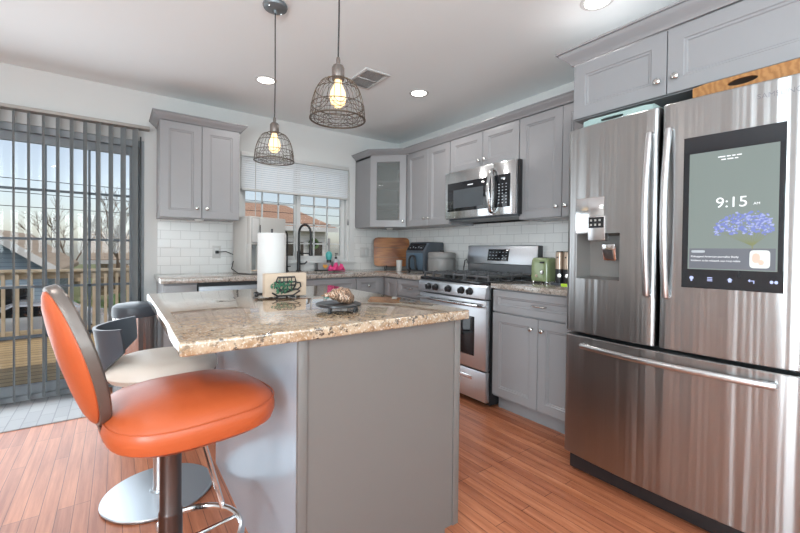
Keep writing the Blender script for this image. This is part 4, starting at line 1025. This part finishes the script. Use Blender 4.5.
# sink-side items
t = thing('sponge_caddy', 'grey sponge caddy with an orange heart right of the faucet', 'caddy', (-1.045, -.105, ZT))
mb = MB(); x0, x1, y0, y1 = -1.125, -.965, -.135, -.075
mb.box(x0, x1, y0, y0+.006, ZT, ZT+.085); mb.box(x0, x1, y1-.006, y1, ZT, ZT+.085); mb.box(x0, x0+.006, y0, y1, ZT, ZT+.085); mb.box(x1-.006, x1, y0, y1, ZT, ZT+.085); mb.box(x0, x1, y0, y1, ZT, ZT+.012)
mb.build('box', 'sponge_grey', t)
mb = MB(); hp = [(.026*math.sin(a)**3, .0016*(13*math.cos(a)-5*math.cos(2*a)-2*math.cos(3*a)-math.cos(4*a))) for a in [2*PI*k/28 for k in range(28)]]
mb.prism([(-1.035+a, ZT+.048+c) for a, c in hp], y0-.004, y0-.0005, 'y'); mb.build('heart', 'heart_orange', t)
t = thing('dish_brush', 'teal headed dish brush with a grey handle standing in the caddy', 'brush', (-.978, -.105, ZT+.012))
mb = MB(); mb.lathe([(.014, ZT+.09), (.030, ZT+.13), (.036, ZT+.160), (.032, ZT+.185), (.016, ZT+.205)], (-.978, -.105, 0), 18); mb.build('brush_head', 'teal_plastic', t)
mb = MB(); mb.lathe([(.008, ZT+.20), (.010, ZT+.27), (.013, ZT+.31), (.012, ZT+.34), (.002, ZT+.35)], (-.978, -.105, 0), 12); mb.build('handle', 'sponge_grey', t)
mb = MB(); mb.lathe([(.020, ZT+.0125), (.024, ZT+.03), (.026, ZT+.11), (.02, ZT+.13)], (-.978, -.105, 0), 16); mb.build('bristles', 'black_plastic', t)
t = thing('soap_dispenser', 'clear soap bottle with a black pump behind the pink cloth', 'soap bottle', (-.885, -.085, ZT))
mb = MB(); mb.lathe([(.030, ZT), (.032, ZT+.006), (.032, ZT+.105), (.024, ZT+.122), (.012, ZT+.128)], (-.885, -.085, 0), 20); mb.build('bottle', 'bottle_clear', t)
mb = MB(); mb.lathe([(.014, ZT+.126), (.014, ZT+.145), (.005, ZT+.148), (.005, ZT+.178), (.011, ZT+.180), (.011, ZT+.188)], (-.885, -.085, 0), 14); mb.tube([(-.885, -.085, ZT+.184), (-.885, -.125, ZT+.180)], .005, 8); mb.build('pump', 'black_plastic', t)
mb = MB(Matrix.Translation((-.935, -.205, ZT)))
rings = []
for i in range(17):
    x_ = -.095+.19*i/16; env = math.sin(PI*(i+.5)/17)**.45
    rings.append([(x_, .042*env*math.cos(2*PI*k/20)*(1+.15*math.sin(i*.9+k)), 1.0*(.003)+1.7*max(0, (.034+.018*math.sin(i*1.1)+.008*math.sin(k*2.1+i))*env*(1+math.sin(2*PI*k/20))/2)) for k in range(20)])
mb.loft(rings); single(mb, 'dish_cloth', 'pink_cloth', 'crumpled bright pink dish cloth on the counter edge by the sink', 'cloth', (-.935, -.205, ZT))
# cutting board on a wire stand
BD = Matrix.Translation((-.262, -.272, ZT)) @ Matrix.Rotation(R(-24), 4, 'Z') @ Matrix.Rotation(R(-9), 4, 'X')
t = thing('cutting_board', 'large reddish wooden cutting board propped up in the corner', 'cutting board', (-.262, -.272, ZT+.04))
mb = MB(BD); mb.prism(superell(.208, .166, 9, 48, -.008, .208), -.014, .014, 'y', .003); mb.build('board', 'board_wood', t)
mb = MB(BD); 
for z in (.145, .255): mb.box(-.208, .184, -.0155, -.0135, z-.003, z+.003)
mb.build('joint_lines', 'bark', t)
t = thing('board_stand', 'black wire stand holding up the wooden cutting board', 'stand', (-.262, -.272, ZT))
for u in (-.085, .065):
    mb = MB(Matrix.Translation((-.262, -.272, ZT)) @ Matrix.Rotation(R(-24), 4, 'Z'))
    mb.tube([(u, -.062, .058), (u, -.062, .03), (u, -.045, .007), (u, .05, .007)], .006, 8)
    mb.tube([(u, .048, .007), (u, .052, .13)], .005, 8); mb.build('leg', 'black_metal', t)
mb = MB(Matrix.Translation((-.262, -.272, ZT)) @ Matrix.Rotation(R(-24), 4, 'Z')); mb.tube([(-.085, .05, .11), (.065, .05, .11)], .005, 8); mb.tube([(-.085, -.0, .034), (.065, -.0, .034)], .004, 8); mb.build('cross_bar', 'black_metal', t)
mb = MB(); mb.loft([[(-.305+r*math.cos(2*PI*k/24), -.455+r*math.sin(2*PI*k/24), z) for k in range(24)] for r, z in ((.001, ZT+.004), (.024, ZT+.004), (.024, ZT), (.027, ZT), (.034, ZT+.118), (.0315, ZT+.118), (.024, ZT+.006), (.001, ZT+.006))]); single(mb, 'tumbler', 'white_plastic', 'small pale tumbler between the cutting board and the air fryer', 'cup', (-.305, -.455, ZT))
# air fryer
t = thing('air_fryer', 'blue-grey air fryer with a basket handle on the corner counter', 'air fryer', (-.175, -.70, ZT))
mb = MB(); x0, x1, ya, yb = -.310, -.045, -.890, -.578
mb.prism([(x1, ZT+.012), (x0+.012, ZT+.012), (x0, ZT+.03), (x0, ZT+.215), (x0+.06, ZT+.305), (x0+.075, ZT+.314), (x1-.01, ZT+.314), (x1, ZT+.30)], yb, ya, 'y', .008); mb.build('body', 'slate_plastic', t)
for x in (x0+.03, x1-.03):
    for y in (ya+.03, yb-.03): mb = MB(); mb.lathe([(.012, 0), (.012, .014)], (x, y, ZT), 10); mb.build('foot', 'rubber', t)
mb = MB(); mb.box(x0-.010, x0+.002, ya+.02, yb-.02, ZT+.03, ZT+.20, .006); bk = mb.build('basket_front', 'fryer_blue', t)
mb = MB(); yc = (ya+yb)/2-.0; mb.tube([(x0-.010, yc-.055, ZT+.03), (x0-.03, yc-.055, ZT+.05), (x0-.034, yc-.05, ZT+.135), (x0-.030, yc-.03, ZT+.165), (x0-.028, yc, ZT+.172), (x0-.030, yc+.03, ZT+.165), (x0-.034, yc+.05, ZT+.135), (x0-.03, yc+.055, ZT+.05), (x0-.010, yc+.055, ZT+.03)], .011, 10); mb.build('handle', 'black_plastic', bk)
Mx = Matrix.Translation((x0+.030, yc, ZT+.260)) @ Matrix.Rotation(R(-56+90), 4, 'Y')
mb = MB(Mx); mb.box(-.012, -.002, -.13, .13, -.042, .042, .004); cp = mb.build('control_panel', 'black_glass', t)
mb = MB(Mx)
for i in range(5): mb = MB(Mx); mb.box(-.0135, -.0118, -.10+i*.045, -.085+i*.045, -.02+.01*(i % 2), -.012+.01*(i % 2)); mb.build('touch_key', 'grey_dim', cp)
# grey rice cooker
t = thing('rice_cooker', 'round grey rice cooker beside the range', 'rice cooker', (-.235, -1.070, ZT))
c = (-.235, -1.070, ZT); 
mb = MB(); mb.lathe([(.118, .004), (.130, .010), (.136, .03), (.137, .14), (.134, .150)], c, 44); mb.build('body', 'cooker_grey', t)
mb = MB(); mb.lathe([(.1365, .152), (.1375, .158), (.1375, .196), (.130, .208), (.09, .214), (.001, .216)], c, 44); ld_ = mb.build('lid', 'cooker_grey', t)
mb = MB(); mb.lathe([(.02, .215), (.022, .222), (.018, .230), (.001, .231)], c, 18); mb.build('lid_knob', 'black_plastic', ld_)
for a in (80, 200, 320): mb = MB(); mb.lathe([(.012, 0), (.012, .006)], (c[0]+.09*math.cos(R(a)), c[1]+.09*math.sin(R(a)), ZT), 10); mb.build('foot', 'rubber', t)
mb = MB(); mb.box(-.028, -.0085, -1.237, -1.213, 1.015, 1.045, .003); mb.tube([(-.026, -1.225, 1.03), (-.06, -1.236, 1.06), (-.09, -1.240, 1.05), (-.10, -1.236, .98), (-.09, -1.22, .925), (-.10, -1.17, .9195), (-.14, -1.140, .921)], .0045, 8)
mb.build('power_cord', 'black_plastic', t)
# green toaster
t = thing('toaster', 'retro green two-slot toaster on the worktop right of the range', 'toaster', (-.29, -2.225, ZT))
mb = MB(Matrix.Translation((-.285, -2.240, ZT)))
def tl(z, s_): return [(x*s_, y*s_, z) for x, y in superell(.078, .078, 4.5, 48)]
mb.loft([tl(.016, .94), tl(.020, .98), tl(.05, 1.0), tl(.14, .98), tl(.165, .94), tl(.180, .86), tl(.186, .72)]); mb.build('body', 'retro_green', t)
mb = MB(Matrix.Translation((-.285, -2.240, ZT)))
for y in (-.025, .025): mb.box(-.055, .055, y-.010, y+.010, .1845, .1875, .001)
mb.build('slots', 'dark_void', t)
for x in (-.055, .055):
    for y in (-.055, .055): mb = MB(Matrix.Translation((-.285, -2.240, ZT))); mb.lathe([(.010, 0), (.012, .004), (.010, .018)], (x, y, 0), 12); mb.build('foot', 'nickel', t)
mb = MB(); mb.lathe([(.016, -.361), (.016, -.370), (.011, -.375), (.001, -.376)], (0, -2.270, ZT+.082), 18, 'x'); mb.build('dial', 'nickel', t)
mb = MB(); mb.box(-.374, -.358, -2.285, -2.255, ZT+.145, ZT+.158, .003); mb.build('lever', 'black_plastic', t)
mb = MB(); mb.lathe([(.010, -.361), (.010, -.366), (.001, -.368)], (0, -2.225, ZT+.055), 12, 'x'); mb.build('button', 'copper_tan', t)
# pepper mills on their stand
t = thing('mill_tray', 'small dark tray under the two electric mills', 'tray', (-.315, -2.406, ZT))
mb = MB(); mb.box(-.365, -.265, -2.480, -2.338, ZT, ZT+.014, .004); mb.build('base', 'slate_plastic', t)
for y, lab in ((-2.376, 'copper and black electric mill standing nearer the green toaster'), (-2.436, 'copper and black electric mill standing nearer the refrigerator')):
    t = thing('pepper_mill', lab, 'mill', (-.315, y, ZT+.014)); c = (-.315, y, ZT+.014)
    mb = MB(); mb.lathe([(.026, .0), (.027, .004), (.027, .095)], c, 24); mb.build('grinder_body', 'black_plastic', t)
    mb = MB(); mb.lathe([(.0275, .0955), (.0275, .205), (.026, .212)], c, 24); mb.build('upper_sleeve', 'copper_tan', t)
    mb = MB(); mb.lathe([(.024, .212), (.024, .219), (.001, .220)], c, 24); mb.build('cap', 'black_plastic', t)
    mb = MB(); mb.lathe([(.006, -.0275), (.006, -.029), (.001, -.0292)], (c[0], c[1]+.0, ZT+.190), 10, 'x'); mb.build('button', 'black_plastic', t)
    mb = MB(Matrix.Translation((c[0], c[1], ZT+.065)) @ Matrix.Rotation(R(25), 4, 'Z')); mb.lathe([(.013, -.0255), (.013, -.0285), (.001, -.029)], (0, 0, 0), 14, 'x'); mb.build('light_window', 'nickel', t)
mb = MB(); mb.box(-.43, -.39, -2.52, -2.455, ZT, ZT+.018, .005); single(mb, 'sponge', 'lime', 'bright lime green sponge on the worktop edge beside the refrigerator', 'sponge', (-.41, -2.487, ZT))

# ------------------------------------------------------------------ outside
GZ = -2.2
mb = MB(); mb.box(-60, 60, .3, 90, GZ-.3, GZ); struct(mb, 'ground', 'grass')
mb = MB(); mb.box(-60, 60, 9.5, 15.2, GZ, GZ+.02); struct(mb, 'street', 'asphalt')
mb = MB(); mb.box(-7.5, -2.0, .15, 3.12, -.13, -.08); struct(mb, 'deck', 'deck_wood', 'tan plank deck outside the sliding door', 'deck')
mb = MB(); mb.box(-7.5, -2.0, .16, 3.1, GZ, -.131); struct(mb, 'deck_base', 'pole_wood')
t = thing('deck_railing', 'tan wooden deck railing with square balusters beyond the blinds', 'railing', (-4.5, 3.03, -.08))
mb = MB(); mb.box(-7.5, -2.0, 2.955, 3.10, .800, .835, .004); mb.box(-7.5, -2.0, 3.01, 3.05, .71, .798, .003); mb.build('top_rail', 'rail_wood', t)
mb = MB(); mb.box(-7.5, -2.0, 3.01, 3.05, -.035, .045, .003); mb.build('bottom_rail', 'rail_wood', t)
x = -7.45
while x < -2.0:
    mb = MB(); mb.box(x-.017, x+.017, 2.976, 3.0095, -.03, .78); mb.build('baluster', 'rail_wood', t); x += .129
for x in (-7.45, -5.9, -4.12, -2.06):
    mb = MB(); mb.box(x-.045, x+.045, 3.051, 3.12, -.08, .799); mb.build('post', 'rail_wood', t)
def house(label, x0, x1, y0, y1, zw, zr, wall, roof, axis, over=.4, windows=(), group=None):
    t = thing('house', label, 'house', ((x0+x1)/2, (y0+y1)/2, GZ))
    mb = MB(); xm, ym = (x0+x1)/2, (y0+y1)/2
    if axis == 'y': mb.prism([(x0, GZ), (x1, GZ), (x1, zw), (xm, zr), (x0, zw)], y0, y1, 'y')
    elif axis == 'x': mb.prism([(y0, GZ), (y1, GZ), (y1, zw), (ym, zr), (y0, zw)], x0, x1, 'x')
    else: mb.box(x0, x1, y0, y1, GZ, zw)
    mb.build('wall', wall, t)
    mb = MB(); th = .18
    if axis == 'y':
        sl = (zr-zw)/(xm-x0)
        for s_ in (-1, 1):
            xe = xm+s_*(xm-x0+over); ze = zw-over*sl
            mb.prism([(xm, zr+.02), (xe, ze+.02), (xe, ze+.02+th), (xm, zr+.02+th)], y0-over, y1+over, 'y')
    elif axis == 'x':
        sl = (zr-zw)/(ym-y0)
        for s_ in (-1, 1):
            ye = ym+s_*(ym-y0+over); ze = zw-over*sl
            mb.prism([(ym, zr+.02), (ye, ze+.02), (ye, ze+.02+th), (ym, zr+.02+th)], x0-over, x1+over, 'x')
    else:
        h = min(xm-x0, ym-y0)+over; o = over
        A = [mb.v(p) for p in ((x0-o, y0-o, zw), (x1+o, y0-o, zw), (x1+o, y1+o, zw), (x0-o, y1+o, zw))]; r1 = mb.v((x0-o+h*axis[1], ym, zr)); r2 = mb.v((x1+o-h*axis[1], ym, zr))
        for f in ((A[0], A[1], r2, r1), (A[1], A[2], r2), (A[2], A[3], r1, r2), (A[3], A[0], r1), (A[3], A[2], A[1], A[0])): mb.face(list(f))
    mb.build('roof', roof, t)
    mb = MB()
    if axis == 'y':
        sl = (zr-zw)/(xm-x0)
        for s_ in (-1, 1):
            xe = xm+s_*(xm-x0+over); ze = zw-over*sl
            mb.prism([(xm, zr-.10), (xe, ze-.10), (xe, ze+.21), (xm, zr+.21)], y0-over-.06, y0-over, 'y')
    else: mb.box(x0-over, x1+over, y0-over-.05, y0-over, zw-(.25 if axis != 'x' else over*(zr-zw)/(ym-y0)+.1), zw+.02 if axis != 'x' else zw-over*(zr-zw)/(ym-y0)+.15)
    mb.build('fascia', 'white_trim', t)
    for wx, wz, ww, wh in windows:
        mb = MB(); mb.box(wx-ww/2-.1, wx+ww/2+.1, y0-.06, y0, wz-wh/2-.1, wz+wh/2+.1); f_ = mb.build('window', 'white_trim', t)
        mb = MB(); mb.box(wx-ww/2, wx+ww/2, y0-.08, y0-.05, wz-wh/2, wz+wh/2); mb.build('pane', 'black_glass', f_)
    return t
house('blue-grey gabled house with white rake boards beyond the deck', -8.2, -4.95, 16.4, 24.5, .36, 1.58, 'siding_blue', 'shingle_tan', 'y', .40, [(-5.9, -1.0, .9, 1.1), (-7.3, -1.0, .9, 1.1)])
house('tan brick house with a brown roof beyond the blue-grey house', -3.9, 4.5, 29.5, 38, .3, 2.1, 'brick_tan', 'shingle_tan', 'x', .5, [(-2.6, -.9, 1.2, 1.3), (-.2, -.9, 1.2, 1.3), (2.4, -.9, 1.2, 1.3)])
house('long pale house with a broad orange-brown roof seen through the sink window', -0.5, 7.6, 18.2, 27.0, 2.42, 4.15, 'siding_white', 'shingle_brown', ('h', .34), .55, [(5.5, 1.0, 1.3, 1.1), (3.6, 1.0, 1.3, 1.1), (7.0, 1.0, .7, 1.1)])
mb = MB(); mb.tube([(6.75+.26*math.cos(2*PI*k/20), 18.02, 1.45+.26*math.sin(2*PI*k/20)) for k in range(20)], .09, 8, True); single(mb, 'wreath', 'shrub_green', 'round green wreath hanging on the pale house outside the sink window', 'wreath', (6.75, 18.02, 1.45))
def tree(label, x, y, h, seed, spread=1.0, group=None, levels=5):
    r = random.Random(seed); t = thing('bare_tree', label, 'tree', (x, y, GZ)); 
    mb = MB(); mt = MB()
    def grow(p, d, L, rad, lev, m_):
        q = p+d*L; mid = p+d*L*.5+Vector((r.uniform(-1, 1), r.uniform(-1, 1), 0))*L*.05
        m_.tube([p, mid, q], [rad, rad*.85, rad*.7], 5 if lev > 1 else 4)
        if lev == 0: return
        for k in range(3 if lev > 1 else 4):
            nd = (d+Vector((r.uniform(-1, 1)*spread, r.uniform(-1, 1)*spread, r.uniform(-.1, .6)))*.75).normalized()
            grow(p+d*L*r.uniform(.55, 1), nd, L*r.uniform(.6, .8), rad*.6, lev-1, mb)
    grow(Vector((x, y, GZ)), Vector((0, 0, 1)), h*.34, h*.011, levels, mt)
    mt.build('trunk', 'bark', t); mb.build('branches', 'bark', t)
tree('bare branching tree left of the brick house, beyond the blinds', -2.7, 21.5, 7.4, 4, .9)
tree('slim bare tree behind the blue-grey house', -5.0, 27.0, 7.0, 8, .8)
tree('bare tree right of the orange-brown roof outside the sink window', 9.9, 15.4, 7.6, 12, 1.0)
for i, (x, y, s_) in enumerate(((-10.5, 34, 1.2), (-2.6, 25.6, .9), (-2.3, 16.6, .6), (13.0, 19.0, 1.3), (7.6, 14.6, .5))):
    lab = ('large tan winter thicket far behind the blue-grey house', 'brown winter shrub between the blue-grey and brick houses', 'small green shrub near the street before the brick house', 'large green shrub beyond the right end of the pale house', 'small green shrub across the street from the pale house')[i]
    mb = MB(); r = random.Random(i); 
    for q in range(26):
        p = (x+r.gauss(0, .9)*s_, y+r.gauss(0, .5)*s_, GZ+max(.3, r.uniform(.2, 1.9))*s_*1.25); mb.ball(p, s_*r.uniform(.35, .62), 8, (1, 1, .9))
    single(mb, 'shrub', 'brush_tan' if i < 2 else 'shrub_green', lab, 'shrub', (x, y, GZ))
def car(label, x, y, mat, rot=0):
    t = thing('car', label, 'car', (x, y, GZ+.02), rot, local=True)
    mb = MB(); mb.prism([(-2.15, .35), (-2.2, .7), (-2.0, .92), (-1.1, 1.0), (-.55, 1.42), (.7, 1.45), (1.45, 1.05), (2.1, .95), (2.2, .6), (2.15, .35)], -.85, .85, 'y', .06); mb.build('car_body', mat, t)
    mb = MB(); mb.prism([(-.98, 1.03), (-.52, 1.36), (.66, 1.39), (1.25, 1.06)], -.865, .865, 'y'); mb.build('side_window', 'black_glass', t)
    for a in (-1.35, 1.4):
        for b_ in (-.80, .80): mb = MB(); mb.lathe([(.20, b_-.1), (.33, b_-.1), (.34, b_), (.33, b_+.1), (.20, b_+.1)], (a, 0, .34), 20, 'y'); mb.build('wheel', 'rubber', t)
car('dark car parked at the street beyond the left end of the railing', -9.4, 13.4, 'car_dark')
car('silver car parked on the street behind the middle of the railing', -4.8, 14.0, 'car_silver', R(180))
car('dark car parked on the street in front of the brick house', -.2, 14.0, 'car_dark', R(180))
t = thing('utility_pole', 'wooden utility pole standing right of the brick house out of view', 'pole', (-20.4, 10.6, GZ)); mb = MB(); mb.lathe([(.16, GZ), (.12, 7)], (-20.4, 10.6, 0), 12); mb.build('pole_shaft', 'pole_wood', t)
mb = MB(); mb.box(-20.28, -20.16, 9.9, 11.3, 3.6, 3.75); mb.build('cross_arm', 'pole_wood', t)
for i, (z0, z1, yy) in enumerate(((3.05, 2.70, 10.2), (2.72, 2.40, 10.6), (2.35, 2.1, 11.0))):
    mb = MB(); mb.tube([(-20+40*k/14, yy, z0+(z1-z0)*k/14-.3*math.sin(PI*k/14)+.25) for k in range(15)], .010, 5)
    single(mb, 'power_line', 'black_plastic', ('topmost overhead power line crossing the sky beyond the blinds', 'middle overhead power line crossing the sky beyond the blinds', 'lowest overhead power line crossing the sky beyond the blinds')[i], 'power line', (0, yy, z0))
